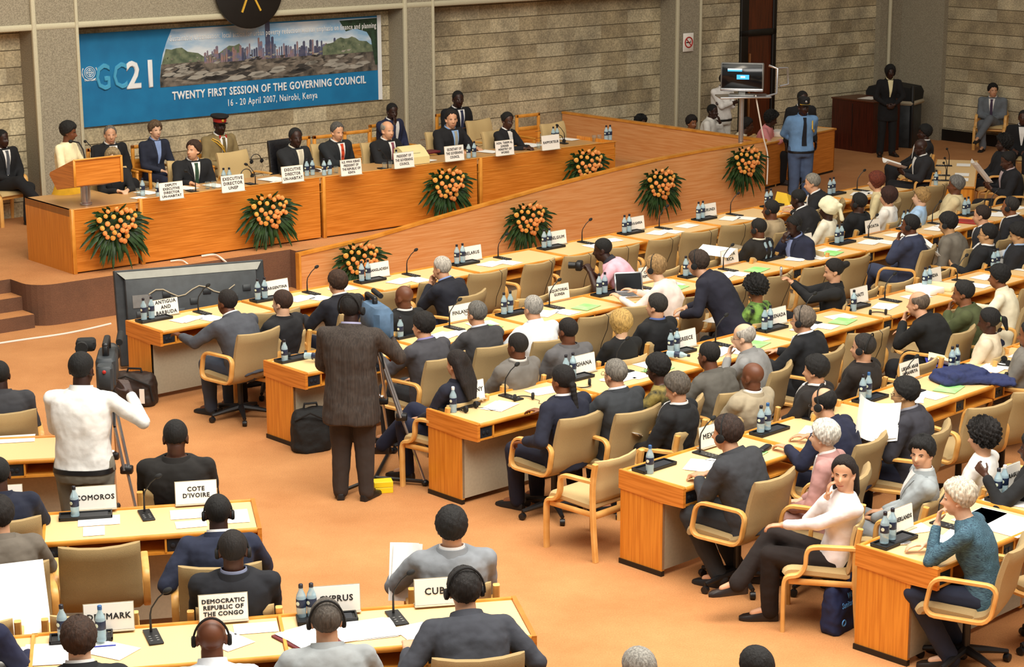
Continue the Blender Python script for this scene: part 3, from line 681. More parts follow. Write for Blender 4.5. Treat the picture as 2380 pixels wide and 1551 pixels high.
for u,row,i,nm,L,un_ in units:
    a=u[1]; w_=un_
    wn=w_.replace('at the ','by the ',1) if w_.startswith('at the') else w_
    sx=.46
    if row in 'ABCDE':
        tray(lp(u,.25,-.13,TZ),a,'flat black document tray on the desk '+w_)
        one=(row,i) in NOB
        caps={('C',0):'cap_w',('D',0):'cap_b',('E',1):'cap_w',('D',2):'cap_b',('D',1):'cap_b'}
        if one: bottle(lp(u,.12,-.2 if row!='B' else -.16,TZ+.0),'single water bottle on the desk '+w_,caps.get((row,i),'cap_d'))
        else:
            bottle(lp(u,.13,-.13,TZ+.026),'left one of two water bottles on the tray '+w_); bottle(lp(u,.23,-.12,TZ+.026),'right one of two water bottles on the tray '+w_,caps.get((row,i),'cap_d'))
        if nm!='LIBYAN2' and nm and nm not in ('MEXICO',) : 
            sx=1.07 if row in 'BD' else .46
            ln=SIGN.get(nm,[nm]); mx=max(map(len,ln))
            sign(lp(u,.40,-.13,TZ+.03) if nm=='GERMANY' else lp(u,sx,.0 if row in 'BD' else -.04,TZ+.004),a,ln,'white name sign reading %s'%(' '.join(ln)),size=.052 if mx<8 else .042)
        mic(lp(u,.80,-.12,TZ),a,'black gooseneck microphone on the desk '+w_)
        rr=random.Random(i*7+ord(row)); 
        lot=[(.52,-.36,.3),(.72,-.42,.1),(1.16,-.26,-.05)]
        for k,(x,y,t) in enumerate(lot):
            if rr.random()<(.9 if k<2 else .75):
                ww=('left','middle','right')[k]
                paper(lp(u,x+rr.uniform(-.04,.04),y+rr.uniform(-.03,.03),TZ),a+PI/2*(k!=1)+t+rr.uniform(-.2,.2),'white paper lying at the %s of the desk %s'%(ww,w_),n=2 if k==0 else 1)
        if (row,i) in {('B',1),('B',2),('B',3),('B',4),('B',5),('C',1),('C',2),('C',3),('D',0),('D',2)}:
            paper(lp(u,1.05,-.42,TZ+.002),a+PI/2+.25,'light green leaflet on the desk '+w_,m='green_p')
    else:
        if row!='H':
            tray(lp(u,.30,-.13,TZ),a,'flat black document tray on the desk '+w_)
        mic(lp(u,.72,-.12,TZ),a+.15,'black gooseneck microphone on the desk '+w_) if row!='H' else None
# left block specifics
F0=units[[x[5] for x in units].index('at the COMOROS sign')][0]; G0=[x for x in units if x[3]=='DENMARK'][0][0]; G1=[x for x in units if x[3]=='CYPRUS'][0][0]; H0=[x for x in units if x[3]=='AUSTRALIA'][0][0]; E0=[x for x in units if x[3]=='NETHERLANDS'][0][0]
sign(lp(F0,.37,-.03,TZ+.02),F0[1],['COMOROS'],'white name sign reading COMOROS',size=.052)
bottle(at(171,1190,TZ+.02),'single water bottle standing before the COMOROS sign')
sign(lp(F0,1.10,-.03,TZ+.01),F0[1],['COTE',"D'IVOIRE"],"white name sign reading COTE D'IVOIRE",size=.045)
sign(lp(G0,.47,-.05,TZ+.01),G0[1],['DENMARK'],'white name sign reading DENMARK, behind two bottles',size=.052)
bottle(at(140,1477,TZ+.02),'dark-capped water bottle just left of the brown-haired man\'s head'); bottle(at(229,1480,TZ+.02),'blue-capped water bottle in front of the DENMARK sign','cap_b')
sign(lp(G0,1.17,-.04,TZ+.01),G0[1],['DEMOCRATIC','REPUBLIC OF','THE CONGO'],'white name sign reading DEMOCRATIC REPUBLIC OF THE CONGO',size=.037)
sign(lp(G1,.37,-.04,TZ+.01),G1[1],['CYPRUS'],'white name sign reading CYPRUS, behind two bottles',size=.055)
bottle(at(695,1432,TZ),'left one of two water bottles beside the CYPRUS sign'); bottle(at(719,1430,TZ),'right one of two water bottles beside the CYPRUS sign')
sign(lp(G1,1.02,-.04,TZ+.01),G1[1],['CUBA'],'white name sign reading CUBA',size=.062)
sign(at(12,980,TZ+.02),H0[1],['AUSTRALIA'],'white name sign reading AUSTRALIA at the left edge',size=.048)
sign(at(1,1172,TZ+.01),F0[1],[],'blank back of a name sign cut by the left edge')
sign(at(1655,1040,TZ+.01),R(43.5),['MEXICO'],'white name sign reading MEXICO',size=.058)
def pp(px,py,rz,label,z=TZ,**k): return paper(at(px,py,z),rz,label,**k)
aF=F0[1]
pp(226,1202,aF+PI/2,'white paper behind the COMOROS bottle, upper one'); pp(214,1226,aF,'white paper on the COMOROS desk, lower one',w=.15,h=.2)
pp(440,1188,aF+PI/2,"white paper beneath the COTE D'IVOIRE sign"); pp(440,1212,aF+PI/2+.05,"white paper left of the blue-suited man with headphones",w=.15,h=.22); pp(540,1195,aF,'white paper at the aisle end of the COMOROS desk')
pp(20,1235,aF+.3,'small white note with a pen at the left edge',w=.18,h=.2,z=TZ)
pp(30,1010,aF+PI/2,'white paper behind the AUSTRALIA sign',w=.22,h=.34)
pp(100,1512,aF,'white paper stack at the left of the DENMARK desk',w=.3,h=.3,n=2); pp(250,1503,aF+.9,'white paper behind the blue-capped bottle'); pp(588,1455,aF+PI/2,'white paper at the right end of the DENMARK desk',w=.17,h=.27); pp(520,1483,aF+.6,'white paper beside the bald man in the pale shirt'); pp(20,1540,aF,'white paper with a pen in the bottom left corner')
pp(845,1462,aF+PI/2+.1,'fanned white papers in front of the grey-haired man',w=.3,h=.36,n=4); pp(708,1478,aF+.5,'white papers lying in an open maroon folder',w=.24,h=.32,n=2,z=TZ+.012)
o=MB().box(-.14,.14,-.18,.18,0,.01,.003).build('folder','maroon',loc=tuple(at(706,1483,TZ)),rot=(0,0,aF+.5)); tag(o,'open maroon folder on the CYPRUS desk','folder')
pp(965,1470,aF+.3,'white paper left of the man at the CUBA sign')
o=MB().tube([(0,0,.006),(.13,0,.006)],.005,6).build('pen','blue_p',loc=tuple(at(212,1497,TZ)),rot=(0,0,aF)); tag(o,'blue pen on the white paper at the DENMARK desk','pen')
o=MB().tube([(0,0,.006),(.12,.02,.006)],.004,6).build('pen','ink',loc=tuple(at(18,1510,TZ)),rot=(0,0,aF+2.2)); tag(o,'black pen on the paper in the bottom left corner','pen')
# right block specifics
phones(at(1090,953,TZ),R(60),'black headphones on the GERMANY desk, left pair'); phones(at(1215,930,TZ),R(20),'black headphones on the GERMANY desk, right pair')
phones(at(1350,900,TZ),R(200),'black headphones on the GHANA desk'); phones(at(700,858,TZ-.04) if False else at(690,826,TZ),R(30),'black headphones starting the second row')
phones(at(2040,740,TZ),R(10),'black headphones on a paper on the HAITI desk'); phones(at(2315,890,TZ),R(0),'black headphones ending the fourth row')
phones(at(2335,858,TZ),R(90),'black headphones behind the right-edge microphone of the fourth row')
o=MB().box(-.05,.05,-.025,.025,0,.012,.004).build('mobile_phone','silver',loc=tuple(at(2098,1273,TZ)),rot=(0,0,R(10))); tag(o,'small silver mobile phone on the NETHERLANDS desk','phone')
o=MB().box(-.09,.09,-.03,.03,0,.03,.01).build('glasses_case','black',loc=tuple(at(1775,1052,TZ)),rot=(0,0,R(60))); tag(o,'slim black case on the MEXICO desk','case')
pp(2320,1225,R(44),'large white paper sheet right of the blue-patterned woman',w=.42,h=.55)
pp(2350,1190-15,R(60),'white paper ending the nearest row',w=.25,h=.4)
pp(2110,1238,R(110),'grey-green paper beside the NETHERLANDS sign',m='paper_y')
# laptop
g=thing('laptop','open grey laptop beside the woman in the pale shirt','laptop',tuple(at(1470,690,TZ)),R(30))
m=MB(); m.box(-.16,.16,-.11,.11,0,.02,.006); m.build('keyboard_base','silver',g)
T_=Matrix.Translation((0,.11,.02))@Matrix.Rotation(R(-20),4,'X'); m=MB(); m.box(-.16,.16,0,.014,0,.22,.006,T_); m.build('lid','silver',g)
m=MB(); m.box(-.145,.145,-.002,.002,.015,.205,0,T_); m.build('screen','screen',g); g.rotation_euler.z=R(12)
# yellow envelope, navy jacket, red folder
m=MB(); m.loft([[(-.16,-.12,0),(.2,-.12,0),(.2,.12,.0),(-.16,.12,0)],[(-.14,-.06,.16),(.12,-.1,.06),(.16,.1,.05),(-.1,.1,.17)]]); tag(m.build('envelope','yellow_env',loc=tuple(at(1830,478,TZ)),rot=(0,0,R(60))),'large yellow envelope propped up on the front row desk','envelope')
m=MB(); m.box(-.34,.2,-.17,.15,.0,.05,.02).box(-.28,.16,-.13,.16,.04,.10,.02,Matrix.Rotation(.15,4,'Z')).box(-.1,.36,-.2,.0,.01,.06,.02,Matrix.Rotation(-.35,4,'Z')).box(.2,.42,-.2,.0,-.0,.04,.015,Matrix.Rotation(-.5,4,'Z')).box(-.2,.05,-.05,.14,.09,.125,.02,Matrix.Rotation(.4,4,'Z'))
jk=m.build('folded_jacket',cloth('#27305a'),loc=tuple(at(2247,893,TZ)),rot=(0,0,R(20))); rm=jk.modifiers.new('r','REMESH'); rm.mode='VOXEL'; rm.voxel_size=.014; sm=jk.modifiers.new('s','SMOOTH'); sm.iterations=4; dm=jk.modifiers.new('d','DISPLACE'); dm.texture=ptex; dm.strength=.05; dm.texture_coords='GLOBAL'; bake.append(jk); tag(jk,'dark navy jacket folded on the fourth-row desk','jacket')
o=MB().box(-.12,.12,-.17,.17,0,.02,.004).build('folder','red_p',loc=tuple(at(2255,527,TZ)),rot=(0,0,R(60))); tag(o,'red folder on the second-row desk beside the balding man','folder')
o=MB().box(-.12,.12,-.17,.17,0,.05,.006).build('book','paper_y',loc=tuple(at(2185,680,TZ)),rot=(0,0,R(60))); tag(o,'thick yellow-edged book lying on the HAITI-row desk','book')
o=MB().box(-.13,.13,-.17,.17,0,.06,.006).build('paper_stack','paper',loc=tuple(at(2150,688,TZ)),rot=(0,0,R(40))); tag(o,'thick stack of white paper beside the bearded man\'s desk','paper')
# ------------------------------------------------------------------ dais items
DS=iter(['leftmost white dais name sign, with four lines of lettering','second white dais name sign from the left','third white dais name sign, before the black leather chair','fourth white dais name sign, before the orange-red tie','white dais name sign reading PRESIDENT OF THE GOVERNING COUNCIL','white dais name sign reading SECRETARY OF THE GOVERNING COUNCIL','white dais name sign before the person in glasses','rightmost white dais name sign, reading RAPPORTEUR'])
def dsign(px,py,lines,rz=0,size=.03):
    return sign(at(px,py,1.345),SA+rz,lines,next(DS),w=.33,h=.21,size=size,tilt=6)
dsign(403,456,['DEPUTY','EXECUTIVE','DIRECTOR','UN-HABITAT'],size=.042); dsign(546,440,['EXECUTIVE','DIRECTOR','UNEP'],size=.054); dsign(685,419,['EXECUTIVE','DIRECTOR','UN-HABITAT'],size=.054)
dsign(821,404,['H.E. MWAI KIBAKI','PRESIDENT OF','THE REPUBLIC OF','KENYA'],size=.044); dsign(944,388,['PRESIDENT OF','THE GOVERNING','COUNCIL'],size=.05); dsign(1061,373,['SECRETARY OF','THE GOVERNING','COUNCIL'],size=.05); dsign(1178,361,['HON. TARIM AL','JUNDER','MINISTRY OF','WORKS'],size=.042); dsign(1285,349,['RAPPORTEUR'],size=.05)
ZD=1.285
for k,(x,y,l) in enumerate([(335,447,'at the lectern end of the dais'),(371,452,'left of the deputy director sign'),(524,424,'left one behind the second dais sign'),(537,423,'right one behind the second dais sign'),(717,404,'left one beside the third dais sign'),(730,402,'right one beside the third dais sign'),(757,403,'left one left of the fourth dais sign'),(770,401,'right one left of the fourth dais sign'),(925,383,'behind the governing council president sign'),(1093,366,'left one beside the secretary sign'),(1106,364,'right one beside the secretary sign'),(1290,330,'left one behind the RAPPORTEUR sign'),(1299,329,'right one behind the RAPPORTEUR sign'),(1413,328,'left one at the right end of the dais'),(1422,327,'right one at the right end of the dais')]):
    bottle(at(x,y,ZD),'water bottle on the dais, '+l)
for k,(x,y,l) in enumerate([(597,425,'in front of the officer'),(458,440,'in front of the man with the green tie'),(1212,348,'beside the minister sign'),(1316,335,'beside the RAPPORTEUR sign'),(905,392,'in front of the bald man')]):
    mic(at(x,y,ZD),SA+R(180),'gooseneck microphone on the dais '+l)
for k,(x,y,l) in enumerate([(325,446,'at the lectern end'),(486,432,'left of the second dais sign'),(500,431,'next to the second dais sign'),(785,398,'left of the fourth dais sign'),(897,390,'left one by the bald man'),(910,388,'right one by the bald man'),(1256,345,'left of the RAPPORTEUR sign'),(1385,330,'left one at the right end'),(1397,329,'right one at the right end')]):
    place('glass',mk_glass,tuple(at(x,y,ZD)),0,'small drinking glass on the dais '+l,'drinking glasses')
for (x,y,l,kw) in [(345,440,'by the lectern',{}),(435,430,'in front of the man with the green tie',{}),(505,425,'left of the officer\'s chair',dict(n=3)),(640,412,'left of the dark-skinned president',dict(n=4,w=.3)),(660,420,'behind the third dais sign',dict(n=2)),(745,392,'in front of the grey-haired man with the red tie',{}),(985,372,'under the maroon folder',dict(n=3,w=.3)),(1140,352,'right of the secretary',dict(n=3)),(1235,338,'before the woman in glasses',dict(n=4,w=.3,h=.36)),(1325,325,'right of the RAPPORTEUR sign',{}),(325,452,'on a white saucer by the lectern',dict(w=.16,h=.16))]:
    paper(at(x,y,ZD),SA+.2,'white papers on the dais '+l,**kw)
o=MB().box(-.15,.15,-.1,.1,0,.03,.005).build('folder','maroon',loc=tuple(at(1000,354,ZD+.01)),rot=(0,0,SA+.1)); tag(o,'closed maroon folder on the dais before the secretary','folder')
phones(at(668,400,ZD),SA,'black headphones lying on the dais counter before the officer')
g=thing('desk_telephone','chunky beige desk terminal on the dais beside the bald man','telephone',tuple(at(962,377,ZD)),SA)
m=MB(); m.loft([[(x,-.14,0),(x,-.14,.1),(x,-.02,.2),(x,.08,.24),(x,.16,.2),(x,.16,0)] for x in (-.2,-.18,.18,.2)]); m.build('casing','beige',g)
m=MB(); m.box(-.08,.08,-.085,-.06,.115,.15,0,Matrix.Rotation(R(-0),4,'X')); m.build('dark_slot','sock',g)
# lectern
lb=at(203,466,ZT)
g=thing('lectern','orange wooden lectern box on a silver post at the left end of the dais','lectern',tuple(lb),SA)
m=MB(); m.lathe([(.01,0),(.075,0),(.075,.02),(.06,.03),(.06,.2),(.05,.3),(.01,.3)],16); m.build('post','silver',g)
m=MB(); w2=.32
pr=[(-.36,.30),(-.36,.62),(.28,.40),(.30,.36),(.12,.20)]
m.loft([[(x,y,z) for y,z in pr] for x in (-w2,-w2+.01,w2-.01,w2)]); m.build('reading_box','wood_h',g,0)
m=MB(); m.box(-w2-.012,-w2+.02,-.375,-.36,.29,.62,.004).box(w2-.02,w2+.012,-.375,-.36,.29,.62,.004).box(-w2,w2,-.378,-.35,.605,.625,.004); m.build('edge_strip','trim',g)
m=MB(); m.tube([(.0,-.05,.50),(.0,.0,.68),(-.02,.06,.76),(-.06,.14,.77)],.009,8); m.ell((-.08,.16,.77),(.03,.022,.022),10,8); m.tube([(.12,0,.52),(.14,.02,.68),(.1,.1,.76)],.006,6); m.ell((.09,.11,.76),(.02,.02,.02),10,8); mm_=m.build('lectern_microphones','black_soft',g)
# ------------------------------------------------------------------ flower arrangements
def mk_flowers():
    r=random.Random(4); g=thing('flower_arrangement','','flowers')
    lf=MB()
    def leaf(p,d,ln,wd,droop=.3):
        p=Vector(p); d=Vector(d).normalized(); side=d.cross(Vector((0,-1,.2))).normalized(); rings=[]; nn=d.cross(side)
        n=6; vs=[]; fs=[]
        for k in range(n+1):
            t=k/n; q=p+d*ln*t+Vector((0,-.03*math.sin(PI*t),-droop*ln*t*t)); ww=wd*math.sin(PI*min(t*.9+.08,1))**.8*(1 if k%2 else .72)
            vs+= [tuple(q-side*ww),tuple(q+nn*ww*.35),tuple(q+side*ww)]
        for k in range(n): b=3*k; fs+=[(b,b+1,b+4,b+3),(b+1,b+2,b+5,b+4)]
        lf.add(vs,fs)
    for k in range(150):
        a=r.uniform(0,2*PI); x=math.cos(a); z=math.sin(a)
        q=r.uniform(.0,.17); ln=r.uniform(.16,.30)*(1.3 if z<-.5 else (1.0 if abs(x)>.5 else .8)); 
        leaf((x*q*1.5,-.05-r.random()*.05,z*q-.05),(x*1.4,-.25-r.random()*.25,z-.3),ln,r.uniform(.016,.03),.25)
    for k in range(26):
        x=r.uniform(-.14,.14); leaf((x,-.06,-.12-r.random()*.16),(x*1.4,-.12,-1),r.uniform(.16,.26)*(1-abs(x)*2.2),r.uniform(.022,.034),.0)
    lf.ell((0,-.05,-.03),(.2,.07,.14),12,8)
    lf.build('foliage','leaf',g)
    pts=[]
    while len(pts)<30:
        x=r.uniform(-.27,.27); z=r.uniform(-.27,.17)
        if (x/.27)**2+((z+.02)/.2)**2>1 and not (z<-.1 and abs(x)<.1): continue
        if all((x-a)**2+(z-b)**2>.0032 for a,b in pts): pts.append((x,z))
        if r.random()<.002: break
    rm=MB(); rm.lathe([(.006,-.03),(.02,-.022),(.031,-.004),(.032,.012),(.026,.02),(.018,.014),(.016,.022),(.008,.024),(.002,.02)],10)
    for j in range(5):
        a=j*2*PI/5; rm.ell((.019*math.cos(a),.019*math.sin(a),.008),(.014,.014,.012),6,5)
    protoA=None
    for k,(x,z) in enumerate(pts):
        y=-.17-.08*max(0,1-(x/.28)**2-(z/.25)**2)
        if k<2:
            o=rm.build('rose','rose' if k==0 else 'rose2',g); 
            if k==0: protoA=o
            else: protoB=o
        else: 
            o=(protoA if r.random()<.68 else protoB).copy(); C.objects.link(o); o.parent=g
        o.location=(x,y,z); o.rotation_euler=(R(90-z*60)+r.uniform(-.3,.3),0,r.uniform(-.5,.5)+x*1.6); s_=r.uniform(.85,1.15); o.scale=(s_,)*3
    return g
def flo(px,py,v,rz,lab,s=1.0):
    u,z=onv(px,py,v); place('flowers',mk_flowers,tuple(st(u,v,z)),SA+rz,lab,'orange rose arrangements',s)
flo(258,503,-.02,0,'orange rose arrangement on the lectern section of the dais'); flo(612,475,-.02,0,'orange rose arrangement on the dais between the second and third dais signs'); flo(1028,418,-.02,0,'orange rose arrangement on the dais below the secretary sign'); flo(1352,375,-.02,0,'orange rose arrangement on the dais below the RAPPORTEUR sign')
flo(822,590,-.62,0,'lowest orange rose arrangement at the left end of the ramp barrier'); flo(1214,500,-.62,0,'orange rose arrangement on the ramp barrier behind the BELGIUM sign'); flo(1521,422,-.62,0,'orange rose arrangement on the ramp barrier above the BULGARIA sign'); flo(1721,372,-.62,0,'rightmost orange rose arrangement near the television stand')
# ------------------------------------------------------------------ people
def eli(dx,dy,dz,c,r):
    a=(dx/r[0])**2+(dy/r[1])**2+(dz/r[2])**2; b=dx*c[0]/r[0]**2+dy*c[1]/r[1]**2+dz*c[2]/r[2]**2
    q=(c[0]/r[0])**2+(c[1]/r[1])**2+(c[2]/r[2])**2-1
    return (b+np.sqrt(np.maximum(b*b-a*q,1e-9)))/a
def dirs(az,el): return np.sin(az)*np.cos(el),np.cos(az)*np.cos(el),np.sin(el)
def skull(az,el,fem=0):
    d=dirs(az,el)
    r1=eli(*d,(0,-.018,.034),(.076,.094,.086)); r2=eli(*d,(0,.02,-.03),(.060-.004*fem,.070,.088-.003*fem))
    return (r1**14+r2**14)**(1/14)
def face_r(az,el,fem=0):
    r=skull(az,el,fem); A=np.degrees(az); E_=np.degrees(el)
    g=lambda a,e,sa,se: np.exp(-((A-a)/sa)**2-((E_-e)/se)**2)
    r=r+.024*g(0,-15,8,7)+.012*g(0,-6,6,9)+.005*(g(18,9,14,5)+g(-18,9,14,5))-.008*(g(20,0,9,6)+g(-20,0,9,6))+.005*g(0,-36,16,4)+.004*g(0,-43,13,4)-.004*g(0,-39.5,14,1.8)+.008*g(0,-60,14,9)+.004*(g(40,-18,14,10)+g(-40,-18,14,10))
    return r
def star(fn,nu,nv,Mx=None,mb=None):
    mb=mb or MB(); el=np.linspace(-PI/2*.985,PI/2*.985,nv); az=np.linspace(-PI,PI,nu,endpoint=False)
    Az,El=np.meshgrid(az,el); rr=fn(Az,El); dx,dy,dz=dirs(Az,El)
    X=np.stack([dx*rr,dy*rr,dz*rr],-1); 
    # azimuth grows clockwise seen from above, so reverse for outward faces
    X=X[:,::-1,:]
    return mb.loft([[tuple(p) for p in row] for row in X.tolist()],Mx=Mx)
HL={'short':([0,30,50,68,84,100,140,180],[56,54,44,26,6,-24,-40,-44],.013),
    'crop':([0,30,55,72,90,108,140,180],[40,42,28,6,-12,-34,-48,-52],.024),
    'bob':([0,22,42,62,82,110,140,180],[46,42,22,-14,-46,-60,-66,-68],.030),
    'curly':([0,25,50,70,85,110,140,180],[46,44,28,-4,-28,-44,-52,-56],.040),
    'full':([0,30,50,68,86,104,140,180],[50,48,38,18,-2,-28,-44,-48],.022),
    'sleek':([0,30,52,72,88,105,140,180],[56,52,38,16,-2,-30,-44,-46],.014),
    'recede':([0,30,55,75,90,105,140,180],[66,62,48,24,2,-24,-38,-42],.010),
    'buzz':([0,30,50,68,84,100,140,180],[55,52,42,26,8,-22,-38,-42],.006),
    'balding':([0,30,55,75,90,105,140,180],[47,46,38,16,0,-24,-38,-42],.010),
    'wrap':([0,30,60,80,95,110,140,180],[34,30,14,-6,-20,-34,-44,-46],.040)}
def hair_mesh(style,seed,Mx):
    base={'long':'sleek','bun':'sleek','pony':'sleek','pig':'sleek'}.get(style,style)
    xs,ys,t=HL[base]; rr=random.Random(seed); ph=[rr.uniform(0,6) for _ in range(6)]
    amp={'curly':.32,'full':.12,'crop':.12,'bob':.07,'wrap':.06,'buzz':.02}.get(base,.08); fq=13 if base=='curly' else 8
    def fn(az,el):
        A=np.abs(np.degrees(az)); E_=np.degrees(el); th=np.interp(A,xs,ys)+(2.6*np.sin(9*az+ph[0])+2.2*np.sin(17*az+ph[1]))*(base!='wrap'); m=1/(1+np.exp(-(E_-th)/3.2))
        if base=='balding': m=m*(1/(1+np.exp((E_-48)/3)))*(1/(1+np.exp(-(A-62)/4)))
        n=np.sin(fq*az+ph[0]+3*np.sin(5*el+ph[1]))*np.sin(fq*el+ph[2])+.6*np.sin(2.1*fq*az+ph[3])*np.cos(1.9*fq*el+ph[4])+.5*np.sin(31*az+ph[5]+2*np.sin(9*el))
        r=skull(az,el); return (r-.012)*(1-m)+(r+t*(1+amp*n)*(1 if base!='wrap' else (1+.35*np.sin(el*6+az*2)*.4+.3*(A/180))))*m
    mb=star(fn,84,44,Mx)
    extra=[]
    def c(a,b,ra,rb): mb.cap(a,b,ra,rb,10,Mx); extra.append(1)
    if style=='long':
        for x in (-.055,-.02,.02,.055): c((x,-.065,.02),(x*1.15,-.115,-.17),.042,.036); c((x*1.15,-.115,-.17),(x*.8,-.13,-.30),.034,.014)
        for sg in (-1,1): c((sg*.062,-.03,.03),(sg*.072,-.07,-.10),.030,.028)
    if style=='bun': c((0,-.11,.03),(0,-.15,.035),.042,.036)
    if style=='pony': c((0,-.10,.02),(0,-.15,-.0),.025,.03); c((0,-.15,0),(0,-.16,-.1),.032,.016)
    if style=='pig':
        for k in range(7): mb.ell((0,-.115-.004*k,-.03-.035*k),(.034-.002*k,.03-.002*k,.028),10,7,Mx); extra.append(1)
    if style=='wrap': mb.ell((.0,-.1,.07),(.06,.07,.05),12,8,Mx); mb.ell((.01,-.15,.03),(.05,.06,.035),12,8,Mx); c((0,-.17,0),(.02,-.17,-.14),.02,.03); extra.append(1)
    return mb,bool(extra)
def ik(S,T,l1,l2,pole):
    S=Vector(S);T=Vector(T);d=T-S; L=min(max(d.length,abs(l1-l2)+.03),(l1+l2)*.985); u=d.normalized(); T=S+u*L
    ca=(l1*l1+L*L-l2*l2)/(2*l1*L); sa=math.sqrt(max(0,1-ca*ca)); p=Vector(pole); p=(p-u*p.dot(u))
    p=p.normalized() if p.length>1e-5 else u.orthogonal().normalized()
    return S+u*l1*ca+p*l1*sa, T
def hand(mb,W,d,n,side,curl=.5,sc=1.0):
    W=Vector(W); d=Vector(d).normalized(); n=Vector(n); n=(n-d*n.dot(d)).normalized(); s=d.cross(n)*1.0
    # lateral axis pointing to the thumb
    thumb=s if s.dot(Vector((-side,0,0)))>0 else -s
    k=sc
    for i,o in enumerate((-.024,-.008,.008,.024)): mb.cap(W+thumb*o*.6*k,W+(d*.08+thumb*o)*k,.0145*k,.0125*k,8)
    for i,(o,L) in enumerate(((.030,.040),(.0105,.045),(-.0095,.042),(-.029,.034))):
        b=W+(d*.085+thumb*o)*k; c=curl*(1+.12*i); 
        d1=(d*math.cos(c*.6)+n*math.sin(c*.6)+thumb*o*2); m1=b+d1.normalized()*L*k
        d2=(d*math.cos(c*1.5)+n*math.sin(c*1.5)); m2=m1+d2.normalized()*L*.62*k
        d3=(d*math.cos(c*2.1)+n*math.sin(c*2.1)); m3=m2+d3.normalized()*L*.45*k
        mb.cap(b,m1,.0095*k,.0088*k,8); mb.cap(m1,m2,.0088*k,.008*k,8); mb.cap(m2,m3,.008*k,.007*k,8)
    b=W+(d*.022+thumb*.024)*k; m1=b+(d*.55+thumb*.75+n*.25).normalized()*.042*k; m2=m1+(d*.85+thumb*.3+n*.4).normalized()*.032*k
    mb.cap(b,m1,.0135*k,.0105*k,8); mb.cap(m1,m2,.0105*k,.0085*k,8)
def remesh(o,vx,it=5,disp=0):
    r=o.modifiers.new('r','REMESH'); r.mode='VOXEL'; r.voxel_size=vx; r.use_smooth_shade=True
    if it: s=o.modifiers.new('s','SMOOTH'); s.iterations=it; s.factor=.5
    if disp: d=o.modifiers.new('d','DISPLACE'); d.texture=ptex; d.strength=disp; d.mid_level=.5; d.texture_coords='GLOBAL'
    bake.append(o)
persons=[]; chairs_used=[]
def brief(s,n=10):
    w=s.split(); s=' '.join(w[:n]); 
    while s.split()[-1].strip(',') in ('in','a','the','at','with','and','of','on','from'): s=' '.join(s.split()[:-1])
    return s.rstrip(',')
ARM={'desk':(.19,.43,.805),'desk2':(.06,.42,.81),'lap':(.11,.27,.62),'lap2':(.04,.25,.64),'arm':(.30,.16,.69),'type':(.12,.38,.80),'write':(.14,.44,.79),'hold':(.13,.34,.84),'low':(.15,.36,.70)}
